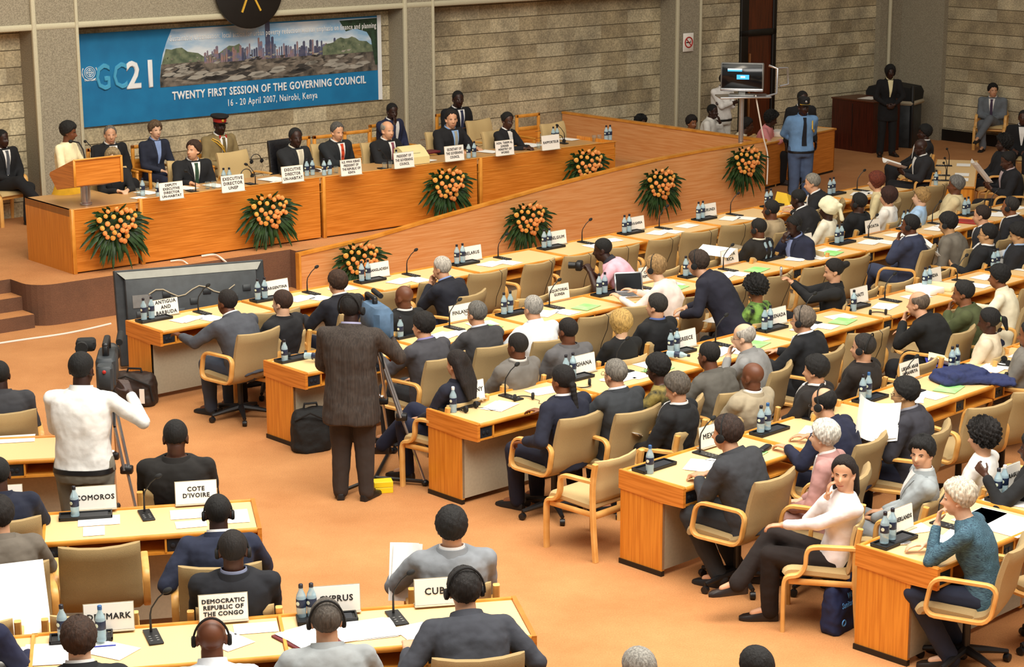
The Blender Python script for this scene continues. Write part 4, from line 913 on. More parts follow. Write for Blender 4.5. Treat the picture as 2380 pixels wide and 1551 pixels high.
def person(lab,px,py,th,s='l',h=('short','#2a1c14'),c=('suit','#22242a','#f2f0ec',None),b='#1c1c20',a=('lap','lap'),l=4,hy=0,hp=4,hs=0,gl=0,f=0,st='s',base=0.0,zw=None,leg='n',chair=None,badge=0,roll=0,side=0,hat=None,sc=1.0,extra=None,skirt=None,tw=0,stand_h=1.0):
    if st=='f' and base==0 and 95<th<180: l=min(l,6)-14; a=tuple('lap' if q in('desk','desk2','type') else q for q in a)
    if base==PZ and st in 'hbw': hy-=20
    stand=st in 'u'; kneel=st=='k'
    rz=R(th-90)
    W=(1.0 if f else 1.17)*sc
    hz=.95*stand_h if stand else (.62 if kneel else (.475 if (st=='f' and base==0) else .535))
    L=R(l); tl=.515*sc
    P0=Vector((0,0,hz)); T0=P0+Vector((side,tl*math.sin(L),tl*math.cos(L)))
    nl=L*.55+R(6); Hc=T0+Vector((side*.2,.150*math.sin(nl)+.018,.134*math.cos(nl)))*sc
    base=(zw-Hc.z) if zw else base; world=at(px,py,base+Hc.z); rot=Matrix.Rotation(rz,4,'Z')
    loc=world-(rot@Vector((Hc.x,Hc.y,0))); loc.z=base
    g=thing('person',lab,'person',tuple(loc),rz)
    dist=(world-Vector((0,0,CH))).length; k=CF/dist
    facing=(rot@Matrix.Rotation(R(hy),4,'Z')@Vector((0,1,0))); tocam=(Vector((0,0,0))-Vector((world.x,world.y,0))).normalized(); fv=facing.dot(tocam)
    vb=min(max(2.0/k,.0068),.011); vc=min(max(3.4/k,.011),.019)
    if fv>.1: vb=min(vb,.0085)
    spine=lambda t: P0.lerp(T0,t)+Vector((0,-.035*math.sin(PI*min(max(t,0),1))*(1+L),0))
    sd=(T0-P0).normalized(); Fw=Vector((0,sd.z,-sd.y)).normalized()
    def ring(t,rx,ry,oy=0,n=20,e=2.5,X=Vector((1,0,0)),c0=None):
        cc=(spine(t) if c0 is None else c0)+Fw*oy; Xr=Matrix.Rotation(R(tw)*max(0,min(1,t)),3,sd)@X; Fr=Matrix.Rotation(R(tw)*max(0,min(1,t)),3,sd)@Fw; out=[]
        for j in range(n):
            q=2*PI*j/n; cx,sy=math.cos(q),math.sin(q)
            out.append(tuple(cc+Xr*(rx*W*abs(cx)**(2/e)*(1 if cx>0 else -1))+Fr*(ry*W*abs(sy)**(2/e)*(1 if sy>0 else -1))))
        return out
    TR=[(-.16,.165,.12,0),(-.02,.168,.122,0),(.15,.158,.112,.005),(.35,.150,.108,.012),(.55,.166,.115,.014),(.74,.176,.115,.008),(.86,.172,.102,0),(.94,.140,.086,-.006),(1.0,.085,.068,-.006),(1.03,.062,.060,0)]
    if f: TR=[(-.16,.172,.122,0),(-.02,.172,.12,0),(.15,.150,.106,.004),(.35,.135,.098,.008),(.58,.152,.122,.02),(.74,.162,.112,.01),(.86,.155,.09,0),(.94,.118,.076,-.004),(1.0,.072,.06,-.004),(1.03,.056,.054,0)]
    # --- arms
    arms=[]
    Xa=Matrix.Rotation(R(tw),3,sd)@Vector((1,0,0))
    for sg,key in ((-1,a[0]),(1,a[1])):
        S=spine(.86)+Xa*(sg*.176*W)+sd*.005; pole=Vector((sg*.6,-.35,-.7)); n=Vector((0,0,-1)); hd=None; curl=.45
        Hr=Matrix.Rotation(R(hy),3,'Z'); ear=Hc+Hr@Vector((sg*.10,.03,-.03)); z0=(hz-.535) if not (st=='f' and base==0) else -.03
        if isinstance(key,tuple): T=Vector(key[:3]); 
        elif key=='chin': T=Hc+Hr@Vector((sg*.035,.125,-.18)); hd=Hr@Vector((-sg*.25,-.15,.9)); n=Vector((0,-1,.2)); curl=.9; pole=Vector((sg*.5,.3,-1))
        elif key=='ear': T=ear+Vector((sg*.035,.03,-.07)); hd=Vector((-sg*.15,-.25,.9)); n=Vector((-sg,0,0)); pole=Vector((sg*.6,.4,-.8)); curl=.35
        elif key=='cheek': T=Hc+Hr@Vector((sg*.10,.055,-.17)); hd=Hr@Vector((-sg*.12,.0,.95)); n=Hr@Vector((-sg,-.3,0)); pole=Vector((sg*.5,.5,-.9)); curl=.7
        elif key=='cam': T=Hc+Vector((sg*.06,.24,-.03)); hd=Vector((-sg*.3,.2,.9)); n=Vector((-sg,0,.1)); curl=.9; pole=Vector((sg*.4,.1,-1))
        elif key=='hang': T=S+Vector((sg*.07,.04,-.54)); hd=Vector((0,.15,-1)); n=Vector((-sg,0,0)); pole=Vector((sg*.2,-1,0)); curl=.5
        elif key=='back': T=Vector((sg*.05,-.17,hz+.06)); hd=Vector((-sg,-.1,-.3)); n=Vector((0,1,0)); pole=Vector((sg,-.3,0))
        elif key=='front': T=Vector((sg*.07,.19,hz+.05)); hd=Vector((-sg*.8,.2,-.4)); n=Vector((0,-1,0)); pole=Vector((sg,-.3,0))
        elif key=='cross': T=spine(.5)+Vector((-sg*.09,.19+.03*sg,.0)); hd=Vector((-sg,.05,.1)); n=Vector((0,-1,0)); pole=Vector((sg*.7,.2,-.7))
        elif key=='up': T=S+Vector((sg*.06,.30,.02)); hd=Vector((-sg*.1,.7,.6)); n=Vector((-sg,0,0)); pole=Vector((sg*.5,-.2,-.9)); curl=1.0
        elif key=='reach': T=S+Vector((sg*.0,.44,-.12)); pole=Vector((sg*.5,-.2,-.8))
        elif key=='read': T=spine(.5)+Vector((sg*.12,.33,.0)); hd=Vector((-sg*.3,.6,.6)); n=Vector((-sg*.6,-.5,.2)); curl=.8
        else:
            q=ARM[key]; T=Vector((sg*q[0],q[1],q[2]+z0))
            if key in('lap','lap2'): hd=Vector((-sg*.35,.85,-.1))
            if key in ('desk2','type'): hd=Vector((-sg*.5,.8,0)); 
            if key=='desk': hd=Vector((-sg*.3,.9,0))
            if key=='arm': hd=Vector((0,1,-.25)); pole=Vector((sg*.5,-.8,-.4)); curl=.7
            if key=='hold': curl=.9
        E_,T=ik(S,T,.285*sc,.255*sc,pole)
        if hd is None: hd=(T-E_)
        arms.append((sg,S,E_,T,hd,n,curl))
    # --- legs
    legs=[]
    for sg in (-1,1):
        Hp=P0+Vector((sg*.09*W,.0,-.02))
        if stand:
            K=Vector((sg*.10,.02,.50*stand_h)); A=Vector((sg*.115,-.01,.09)); toe=Vector((sg*.3,1,0))
        elif kneel:
            K=Vector((sg*.16,.30,.30 if sg>0 else .08)) ; A=Vector((sg*.16,.15 if sg>0 else -.32,.09)); toe=Vector((0,1,0))
            if sg>0: K=Vector((.17,.34,.48))
        else:
            Hp=P0+Vector((sg*.09*W,.0,-.03)); K=Vector((sg*.13,.44,.52)); A=Vector((sg*.12,.42 if leg=='n' else .3,.09)); toe=Vector((sg*.15,1,0))
            if leg=='w': K=Vector((sg*.2,.42,.52)); A=Vector((sg*.17,.40,.09))
            if leg=='b': A=Vector((sg*.12,.18,.09))
            if leg=='x' and sg>0: K=Vector((.02,.44,.62)); A=Vector((-.14,.66,.30)); toe=Vector((-.2,1,-.1))
            if leg=='x' and sg<0: A=Vector((-.08,.44,.09))
            if leg=='y' and sg<0: K=Vector((-.02,.44,.62)); A=Vector((.14,.64,.30)); toe=Vector((.2,1,-.1))
            if leg=='y' and sg>0: A=Vector((.08,.44,.09))
        legs.append((sg,Hp,K,A,toe))
    # --- body: one continuous skin
    m=MB()
    for sl in TR: pass
    m.loft([ring(t,rx*.88,ry*.88,oy) for t,rx,ry,oy in TR])
    m.cap(T0-sd*.05,Hc+Vector((0,-.022,-.06)),.058*W**.6,.056*W**.6,16)
    HM=Matrix.Translation(Hc)@Matrix.Rotation(R(hy),4,'Z')@Matrix.Rotation(R(-hp),4,'X')@Matrix.Rotation(R(roll),4,'Y')@Matrix.Scale(sc*(1.01 if f else 1.05),4)
    star(lambda A,E:face_r(A,E,f),72,48,HM,m)
    for sg in (-1,1): 
        m.ell((sg*.079,-.004,-.006),(.010,.020,.031),10,8,HM@Matrix.Rotation(R(-sg*12),4,'Z')); m.ell((sg*.076,.002,-.03),(.010,.012,.012),8,6,HM)
    for sg,S,E_,T,hd,n,curl in arms:
        m.cap(S-Xa*(sg*.06),S,.05*W,.047*W); m.cap(S,E_,.045*W,.037*W); m.cap(E_,T,.036*W,.025*W); hand(m,T,hd,n,sg,curl,.98*sc*(.92 if f else 1))
    for sg,Hp,K,A,toe in legs: m.cap(Hp,K,.078,.054); m.cap(K,A,.052,.036); m.cap(A,A+Vector((0,.0,-.04))+toe.normalized()*.12,.034,.026)
    bo=m.build('body',skin(s),g,0); remesh(bo,vb,2)
    # --- face details where the face can be seen
    if fv>-.35:
        for sg in (-1,1):
            az,el=R(19.5*sg),R(0.5); d=dirs(np.float64(az),np.float64(el)); r=float(face_r(np.float64(az),np.float64(el),f))
            p=Vector(d)*(r-.0008); EM=HM@Matrix.Translation(p)@Matrix.Rotation(-az*.8,4,'Z'); e=MB(); e.ell((0,0,0),(.0125,.0045,.0058),12,8,EM); n0=len(e.f); e.ell((-.001,.0022,.0),(.0060,.0034,.0057),10,8,EM); e.tube([(-.014,.001,-.001),(-.007,.0042,.0052),(.0,.0052,.0068),(.007,.0042,.0054),(.014,.001,.0005)],[.0008,.0016,.0019,.0017,.0008],5,Mx=EM); o=e.build('eye','eye_w',g); o.data.materials.append(M['iris'])
            for i,pl_ in enumerate(o.data.polygons):
                if i>=n0: pl_.material_index=1
            e=MB(); pts=[]
            for j in range(5):
                az=R(sg*(9+6*j)); el=R(10.5+2.2*math.sin(j/4*PI)); d=dirs(np.float64(az),np.float64(el)); pts.append(Vector(d)*(float(face_r(np.float64(az),np.float64(el),f))+.001))
            e.tube(pts,[.0025,.0035,.0035,.003,.002],6,Mx=HM); e.build('eyebrow',hairmat(h[1] if h[0]!='wrap' and h[1] else '#1a120e'),g)
        e=MB(); pts=[]
        for j in range(7):
            az=R(-15+5*j); el=R(-39+1.0*abs(j-3)*.5); d=dirs(np.float64(az),np.float64(el)); pts.append(Vector(d)*(float(face_r(np.float64(az),np.float64(el),f))+.0005))
        e.tube(pts,[.002,.0042,.005,.0045,.005,.0042,.002],6,Mx=HM)
        e.build('lips',mat('lips_'+s,{'l':'#a85a4c','p':'#b8645a','a':'#a3604c'}.get(s,'#4a1f1c'),.4),g)
    # --- hair
    ht=.012
    if h[0]!='bald':
        hm,ex=hair_mesh(h[0],int(px*7+py),HM); ho=hm.build('head_wrap' if h[0]=='wrap' else 'hair',cloth(h[1]) if h[0]=='wrap' else hairmat(h[1]),g,60)
        if ex: remesh(ho,min(.010,vb*1.3),2)
        ht=HL[{'long':'sleek','bun':'sleek','pony':'sleek','pig':'sleek'}.get(h[0],h[0])][2]
    if h[0]=='pony' and len(h)>2: MB().ell((0,-.125,.01),(.03,.015,.03),10,8,HM).build('hair_tie',cloth(h[2]),g)
    if hs:
        e=MB(); rr_=.084+ht; pts=[(rr_*math.cos(q)*(1 if abs(math.cos(q))>.2 else 1),-.012 if hs==1 else -.05-.04*math.sin(q),-.01+ (.128+ht)*math.sin(q)) for q in np.linspace(0,PI,18)]
        e.tube(pts,.0065,6,Mx=HM)
        for sg in (-1,1): e.lathe([(.003,-.012),(.026,-.012),(.033,-.004),(.031,.01),(.02,.014),(.003,.014)],14,HM@Matrix.Translation((sg*(.086+ht*.6),.0,-.012))@Matrix.Rotation(sg*PI/2,4,'Y'))
        e.build('headset','black_soft',g)
    if gl:
        e=MB()
        for sg in (-1,1): e.tube([(sg*.034+.023*math.cos(q),.100-abs(sg*.034+.023*math.cos(q))*.16,.003+.017*math.sin(q)) for q in np.linspace(0,2*PI,13)[:-1]],.0018,5,closed=True,Mx=HM); e.tube([(sg*.057,.092,.005),(sg*.083,.0,.0)],.0018,5,Mx=HM)
        e.tube([(-.011,.099,.005),(.011,.099,.005)],.0018,5,Mx=HM); e.build('glasses','black',g)
    if hat=='officer':
        e=MB(); e.lathe([(.06,.06),(.094,.062),(.096,.10),(.128,.13),(.122,.145),(.06,.15),(.01,.152)],28,HM@Matrix.Translation((0,-.012,-.005))@Matrix.Diagonal((.92,1.12,1,1))); e.build('peaked_cap','red',g)
        e=MB(); e.lathe([(.097,.100),(.131,.13),(.125,.148),(.06,.154),(.01,.155)],28,HM@Matrix.Translation((0,-.012,-.003))@Matrix.Diagonal((.925,1.125,1,1))); e.build('cap_crown','black_soft',g)
        e=MB(); e.ell((0,.105,.052),(.07,.055,.008),16,6,HM@Matrix.Rotation(R(-0),4,'X')); e.build('cap_visor','black',g)
        e=MB(); e.ell((0,.098,.085),(.018,.006,.02),10,8,HM); e.build('cap_badge','gold',g)
    if hat=='guard':
        e=MB(); e.lathe([(.06,.05),(.093,.052),(.094,.09),(.098,.13),(.085,.15),(.05,.158),(.01,.16)],28,HM@Matrix.Translation((0,-.012,-.0))@Matrix.Diagonal((.92,1.12,1,1))); e.ell((0,.105,.052),(.07,.05,.008),16,6,HM); e.build('service_cap','black_soft',g)
        e=MB(); e.tube([(.085*math.sin(q),-.012+.12*math.cos(q),.055) for q in np.linspace(-1.1,1.1,12)],.006,6,Mx=HM); e.build('cap_trim','gold',g)
        e=MB(); e.ell((0,.098,.10),(.018,.006,.02),10,8,HM); e.build('cap_badge','silver',g)
    if hat=='cap': 
        e=MB(); e.lathe([(.06,.05),(.092,.052),(.094,.08),(.085,.12),(.05,.138),(.01,.142)],24,HM@Matrix.Translation((0,-.012,-.0))@Matrix.Diagonal((.92,1.12,1,1))); e.build('cap','black_soft',g)
    # --- clothes
    kind,col=c[0],c[1]; shirt=c[2] if len(c)>2 else None; tie=c[3] if len(c)>3 else None; pat=c[4] if len(c)>4 else None
    o_=(.022 if not f else .014) if kind=='suit' else .010
    m=MB(); low=[]
    if stand: low=[(-.52,.176,.132,0),(-.36,.180,.136,0)] if kind=='suit' else ([(-.085,.170,.127,0)])
    else: low=[(-.17,.182,.135,.01)]
    tr=[x for x in TR if x[0]>-.1]
    if kind=='gown': low=[(-.2,.2,.15,0)]
    rg=[ring(t,rx+o_*.8,ry+o_,oy,n=24) for t,rx,ry,oy in low+tr[:-1]]+[ring(1.015,.07,.066,0,n=24)]
    m.loft(rg)
    short=kind in('tee',)
    for sg,S,E_,T,hd,n,curl in arms:
        rs=(.074,.063,.060,.046) if kind=='suit' else (.066,.057,.052,.040)
        if f: rs=tuple(x*.9 for x in rs)
        m.cap(S-Xa*(sg*.07)+sd*.0,S,.06*W,rs[0]*1.03)
        if short: m.cap(S,S.lerp(E_,.62),rs[0],rs[1]*1.05)
        else:
            m.cap(S,E_,rs[0],rs[1]); d=(T-E_).normalized(); m.cap(E_,T-d*.035,rs[2],rs[3])
    if kind=='suit' and not f:
        for sg in (-1,1): m.cap(spine(.93)+Xa*(sg*.07),spine(.9)+Xa*(sg*.17*W),.05,.05)
    nm={'suit':'jacket','shirt':'shirt','tee':'shirt','blouse':'blouse','gown':'dress','sweater':'sweater'}[kind]
    jo=m.build(nm,cloth(col,pat),g,0); remesh(jo,vc,4,.024 if kind=='suit' else .018)
    nd=(Hc+Vector((0,-.022,-.06))-T0).normalized()
    # jacket / shirt collars
    def collar(r0,r1,z0,z1,nm,mm,th_=.006,open_=0):
        e=MB(); n=28; A=[]
        Xn=Vector((1,0,0)); Fn=nd.cross(Xn).normalized()*-1 if nd.cross(Xn).y<0 else nd.cross(Xn).normalized()
        for (r,z) in ((r0,z0),(r0+th_,z0),((r1+th_),z1),(r1,z1)):
            A.append([])
        rings=[]
        for j in range(n+1):
            q=PI/2+R(open_)+ (2*PI-2*R(open_))*j/n; cx,sy=math.cos(q),math.sin(q)
            dip=.030*max(0,sy)**2; pt=[]
            for (r,z) in ((r0,z0),(r0+th_,z0),(r1+th_,z1),(r1,z1)):
                pt.append(tuple(T0+nd*(z-dip)+Xn*(cx*r*W)+Fn*(sy*r*W*.98)))
            rings.append(pt)
        e.loft(rings); return e.build(nm,mm,g)
    if shirt: collar(.071,.062,-.02,.038,'shirt_collar',cloth(shirt),.005)
    if kind=='suit': collar(.092,.070,-.045,.022,'jacket_collar',cloth(col,pat),.009,14)
    elif kind=='shirt' and not shirt: collar(.075,.063,-.025,.034,'shirt_collar',cloth(col,pat),.005,8)
    # shirt front and tie on the chest
    if (kind=='suit' or tie) and fv>-.45:
        def chest(w0,w1,t0,t1,off,nm,mm,n=8,mid=None):
            e=MB(); rings=[]
            for i in range(n+1):
                f_=i/n; t=t0+(t1-t0)*f_; hw=w0+(w1-w0)*f_ if mid is None else np.interp(f_,[0,.12,.3,1],mid)
                rx=np.interp(t,[x[0] for x in TR],[x[1] for x in TR])+o_*.8; ry=np.interp(t,[x[0] for x in TR],[x[2] for x in TR])+o_; oy=np.interp(t,[x[0] for x in TR],[x[3] for x in TR])
                top=[];bot=[]
                for k_ in range(7):
                    x=hw*(k_/3-1); y=ry*(1-min(1,abs(x/rx))**2.5)**(1/2.5)
                    Xr=Matrix.Rotation(R(tw)*t,3,sd)@Vector((1,0,0)); Fr=Matrix.Rotation(R(tw)*t,3,sd)@Fw
                    base_=spine(t)+Fr*oy*1.0+Xr*x*W
                    top.append(tuple(base_+Fr*(y*W+off))); bot.append(tuple(base_+Fr*(y*W+off-.02)))
                rings.append(top+bot[::-1])
            e.loft(rings); return e.build(nm,mm,g)
        if kind=='suit' and fv>0: chest(.098,.012,.99,.28,.006,'lapels',cloth(col,pat))
        if shirt and kind=='suit': chest(.052,.008,.985,.30 if tie else .38,.011,'shirt_front',cloth(shirt))
        if tie: chest(.02,.03,.97,.12 if kind!='suit' else .32,.018,'tie',cloth(tie,'dots' if tie=='#d8481e' else None),mid=[.022,.016,.022,.034 if kind!='suit' else .020])
    # trousers or skirt
    m=MB()
    if stand: m.loft([ring(t,rx+.012,ry+.014,oy) for t,rx,ry,oy in ((-.26,.150,.115,0),(-.16,.168,.124,0),(-.07,.168,.122,0))])
    else: m.ell(P0+Vector((0,-.01,-.01)),(.178*W,.15,.13),16,10)
    for sg,Hp,K,A,toe in legs:
        if stand: m.cap(Hp,K,.098*W,.078*W); m.cap(K,A+Vector((0,0,-.02)),.075*W,.068)
        else: m.cap(Hp,K,.098*W,.075*W); m.cap(K,A+(A-K).normalized()*.015,.073*W,.066)
    if skirt:
        m=MB()
        if stand: m.loft([ring(.1,.158,.114),ring(-.1,.18,.13),ring(-.5,.19,.15),ring(-1.05,.2,.17)])
        else:
            m.ell(P0+Vector((0,-.01,-.01)),(.18,.15,.13),16,10); m.loft([[tuple(P0+Vector((x*(.19),y_,z_*.1-.0+zo))) for x,z_ in rrect(1.9,2,.5,3)] for y_,zo in ((0,-.02),(.25,0),(.47,-.01))]); m.cap((-.1,.46,.5),(-.1,.46,.2),.09,.07); m.cap((.1,.46,.5),(.1,.46,.2),.09,.07); m.cap((-.1,.46,.4),(.1,.46,.4),.09,.09)
    to=m.build('skirt' if skirt else 'trousers',cloth(skirt or b),g,0); remesh(to,vc,4,.014)
    if kind in('shirt','tee') and stand:
        e=MB(); rr_=ring(-.06,.168+.015,.122+.017,0,n=32); r2=ring(-.125,.17+.015,.124+.017,0,n=32); e.loft([r2,rr_]); e.build('belt','black',g)
    for sg,Hp,K,A,toe in legs:
        t=toe.normalized(); sd2=Vector((t.y,-t.x,0)).normalized(); e=MB(); rings=[]
        F=Vector((A.x,A.y,A.z-.09)); upv=Vector((0,0,1))
        for q,wd,hh in ((-.075,.026,.05),(-.06,.034,.07),(-.0,.036,.085),(.07,.042,.06),(.13,.047,.045),(.18,.042,.035),(.21,.024,.022)):
            cc=F+t*(q+.01); rings.append([tuple(cc+sd2*wd*x+upv*(.002+hh*z)) for x,z in ((-1,0),(1,0),(1,.5),(.7,.95),(0,1.05),(-.7,.95),(-1,.5))])
        e.loft(rings); e.build('shoe',M['black'] if not f else mat('shoe_dark','#231814',.4),g)
    if badge:
        e=MB(); q=spine(.48)+Fw*(.145)+Vector((.06 if badge>0 else 0,0,0)); e.box(-.035,.035,-.004,.004,-.025,.025,0,Matrix.Translation(q)@Matrix.Rotation(-L,4,'X')); e.build('name_badge','white',g,0)
        if badge!=2: 
            e=MB(); e.tube([tuple(q+Vector((0,.002,.025))),tuple(spine(.8)+Fw*.128+Vector((-.04,0,0))),tuple(T0+Vector((-.065,.03,.0)))],.004,4); e.tube([tuple(q+Vector((0,.002,.025))),tuple(spine(.8)+Fw*.128+Vector((.04,0,0))),tuple(T0+Vector((.065,.03,.0)))],.004,4); e.build('lanyard',cloth('#d8d8e8') if badge==1 else M['red'],g)
    persons.append((lab,loc,th,st))
    if st in 'sfhwab' :
        core=lab
        fn={'s':('swivel',mk_swivel,.10,'tan swivel chair'),'f':('fixed',mk_fixed,.07,'wooden-legged tan armchair'),'h':('high',mk_high,.09,'tan high-backed conference chair'),'w':('slot',mk_slot,.07,'wooden slot-backed armchair'),'a':('fixed2',lambda:mk_fixed('khaki_lite'),.07,'wooden-legged armchair'),'b':('highb',lambda:mk_high('black_leather',1.16,'black'),.09,'black leather high-backed chair')}[st]
        cl=loc+rot@Vector((0,fn[2],0)); cl.z=base
        place(fn[0],fn[1],tuple(cl),rz+(rnd.uniform(-.06,.06) if st=='s' else 0),fn[3]+' of the '+brief(core),'chairs')
        chairs_used.append(cl)
    else: chairs_used.append(loc)
    return g,loc,rot,dict(Hc=Hc,arms=arms,T0=T0,HM=HM,spine=spine,Fw=Fw)
def held(p,fn,label,cat,local):
    """an object in someone's hands: placed in that person's frame"""
    g,loc,rot,k=p; o=fn; o.location=loc+rot@Vector(local); o.rotation_euler.z+=g.rotation_euler.z; return tag(o,label,cat)
BL='#16171b'; NV='#1b2038'; CH_='#2a2c31'; GR='#5d5e62'; LG='#8d9194'; DB='#2b2420'
W_='#f4f2ee'
hb=('short','#120d0a'); hbk=('buzz','#0d0a08'); hd=('short','#2b1c12'); hg=('short','#8a857c'); bald=('bald','#111111')
fr=133
DF=SA*180/PI-90   # facing out from the dais
PH={}
# --- the dais
person('person in a black suit seated alone at the far left',10,312,-40,s='k',h=hbk,c=('suit',BL,W_,'#55585f'),b=BL,a=('lap','lap2'),leg='x',st='f',base=PZ,hy=10,badge=2)
PH['speaker']=person('person in a cream and yellow dress speaking at the lectern',165,297,DF+35,s='b',h=('crop','#0d0a08'),c=('blouse','#efe3b8'),b=W_,a=((-.2,.3,1.0),(.2,.3,1.0)),st='u',base=PZ,hy=14,hp=14,f=1,skirt='#ece8da',stand_h=.98,l=3)
person('person with grey hair in a black suit behind the lectern',261,305,DF,s='l',h=('recede','#7d756b'),c=('suit',BL,W_,'#8a8078'),b=BL,st='w',base=PZ,a=('lap','lap'))
person('fair-haired person mostly hidden behind the lectern',266,360,DF-10,s='p',h=('bob','#a08a66'),c=('suit',BL,None),b=BL,st='h',base=PZ,f=1,a=('desk2','desk2'))
person('short-haired person in navy jacket over a pale blue shirt',366,295,DF+5,s='p',h=('crop','#6b553e'),c=('suit','#23283a','#8fa6d8'),b=NV,st='w',base=PZ,f=1,a=('lap','lap2'),hy=12,sc=1.03)
person('person in a black suit with a green tie on the dais',453,343,DF-8,s='l',h=('full','#3d2616'),c=('suit',BL,W_,'#2f4a36'),b=BL,st='h',base=PZ,hy=-38,hp=-4,a=('lap','desk'))
PH['officer']=person('officer in khaki uniform and red-banded peaked cap',516,286,DF,s='k',h=hbk,c=('suit','#8d7a52',W_,'#6f5f3c'),b='#8d7a52',st='w',base=PZ,a=('lap','lap'),hat='officer',hy=12,sc=1.03)
person('dark-skinned person in a black suit in the black leather chair',692,316,DF+8,s='k',h=('recede','#1d1a18'),c=('suit','#1e2024','#e4dcc8','#cfc6b0'),b=BL,st='b',base=PZ,a=('lap','desk2'),sc=1.04)
person('grey-haired person in a dark suit with an orange-red tie',789,303,DF+6,s='l',h=('short','#5f5b56'),c=('suit','#202327',W_,'#d8481e'),b=BL,st='h',base=PZ,a=('lap','desk2'),hp=10,hy=10,sc=1.03)
person('bald person in a black suit with a striped tie',906,301,DF+10,s='l',h=('balding','#9a948a'),c=('suit','#141519',W_,'#8a4a58'),b=BL,st='h',base=PZ,a=('desk','desk'),hy=8,sc=1.03)
person('person in a navy suit resting chin on hand behind',917,257,DF+10,s='k',h=hbk,c=('suit','#222846',W_),b=NV,st='w',base=PZ,a=('lap','chin'),hp=10)
person('person in a black suit with a white badge in back',1070,230,DF,s='k',h=hbk,c=('suit','#121318',W_,'#2b3252'),b=BL,st='w',base=PZ,badge=2,a=('lap','lap'),sc=1.06)
person('dark-haired person in a black suit and blue shirt, dais secretary',1054,276,DF+4,s='l',h=('short','#17110e'),c=('suit','#17171b','#8fb2e0','#a9a79a'),b=BL,st='h',base=PZ,a=('desk','desk'),badge=1,sc=1.06,hy=-6)
person('person in a black jacket and glasses, pulled-back hair, on the dais',1185,281,DF+14,s='d',h=('bun','#0d0a08'),c=('suit','#131318',W_),b=BL,st='h',base=PZ,f=1,gl=1,a=('desk2','desk2'),hy=-2,hp=6)
# --- behind the side barrier and along the wall
person('person hidden behind the side barrier, only black hair showing',1495,288,-50,s='d',h=('curly','#0a0807'),c=('shirt','#333333'),b=BL,st='f',a=('lap','lap'),f=1,sc=.92)
person('dark-haired person peering over the side barrier',1613,290,-60,s='m',h=('crop','#1a100c'),c=('blouse','#c9a88c'),b=BL,st='f',a=('lap','lap'),f=1)
person('person in a white shirt seated beside the standing white-clad one',1662,264,-20,s='k',h=hbk,c=('shirt','#e9e6e0'),b=BL,st='f',a=('chin','lap'),hy=-20)
person('person in a white long-sleeved top standing with crossed arms',1690,192,-50,s='k',h=hbk,c=('shirt','#eeeae6'),b='#e8e4da',st='u',a=('cross','cross'),badge=1)
person('person in cream clothing behind the television pole',1742,297,-10,s='d',h=('crop','#1a120e'),c=('blouse','#e8dcc0'),b='#d8ccb0',st='f',a=('desk','desk'),l=22,f=1)
person('person in a pink jacket reading at the side table',1798,283,-20,s='k',h=('curly','#0d0a08'),c=('suit','#e08f92',None),b=BL,st='f',a=('desk','desk'),l=14,hp=22,f=1)
person('person in a black suit standing behind the uniformed guard',1871,236,-70,s='k',h=hbk,c=('suit','#131317',W_),b=BL,st='u',a=('hang','hang'))
PH['guard']=person('guard in a light blue uniform shirt and black cap',1873,256,-78,s='k',h=hbk,c=('shirt','#6f97c4',None,'#15171f'),b='#4a5c7c',st='u',a=('back','back'),hat='guard',stand_h=1.03,sc=1.0)
person('person in a black trouser suit with wide white collar',2075,176,-85,s='k',h=('bob','#0d0a08'),c=('suit','#101013','#efe6b8'),b='#101013',st='u',a=('front','front'),f=1,stand_h=.98)
PH['rw1']=person('smiling person in a grey suit seated by the right wall',2313,221,-112,s='l',h=('full','#15110e'),c=('suit','#6d747c',W_,'#4a3a52'),b='#666c74',st='f',a=('lap2','lap2'),leg='y',hy=25)
person('person in black cut by the top right edge',2383,285,-110,s='d',h=hbk,c=('suit','#121215',W_),b=BL,st='f',a=('lap','lap'))
# --- upper right seats
PH['pr1']=person('person in a dark suit reading beside the small desk',2143,352,-178,s='k',h=('bald','#111111'),c=('suit','#242428',W_),b='#16161a',st='f',a=('read','read'),l=2,hp=18,leg='w')
person('dark-haired person just behind the reading one, in shadow',2152,318,178,s='k',h=('crop','#0c0a09'),c=('suit','#17171b',W_),b=BL,st='f',a=('lap','lap'))
PH['pr2']=person('person with a red lanyard holding white papers at right edge',2345,385,180,s='d',h=('short','#100c0a'),c=('suit','#17171c','#c9b0b0'),b=BL,st='s',a=('read','read'),badge=3,hp=20,leg='w')
person('person in dark clothes behind the red-lanyard reader',2335,345,178,s='k',h=('curly','#0c0a09'),c=('suit','#15151a',None),b=BL,st='f',a=('lap','lap'))
person('grey-haired person in a black suit at front row end',1890,433,168,s='l',h=('short','#8b8478'),c=('suit','#17181c',W_),b=BL,st='s',a=('desk','desk'),l=14,hp=14)
person('dark bald person in a dark suit beside yellow envelope',1857,470,150,s='k',h=('buzz','#0d0a08'),c=('suit','#1d1c20',W_),b=BL,st='s',a=('desk','desk'),l=18,hp=16)
person('bald person in a tan jacket with headset at BURUNDI',1793,494,150,s='b',h=('buzz','#14100c'),c=('suit','#a08c6c',None),b='#8f8068',st='s',a=('lap','lap'),hs=1,l=-6,leg='x')
person('bald person in a black jacket with headset, cream collar',1764,538,140,s='b',h=('buzz','#14100c'),c=('suit','#1b1714','#efe4c8'),b='#8f8464',st='f',a=('lap','lap'),hs=1,hp=12,l=2)
person('dark-skinned person in a navy suit looking down, hand raised',1847,532,-150,s='k',h=('buzz','#0c0a09'),c=('suit','#1c2036','#8c9ac8'),b=NV,st='f',a=('lap','chin'),hp=24,hs=1,l=8)
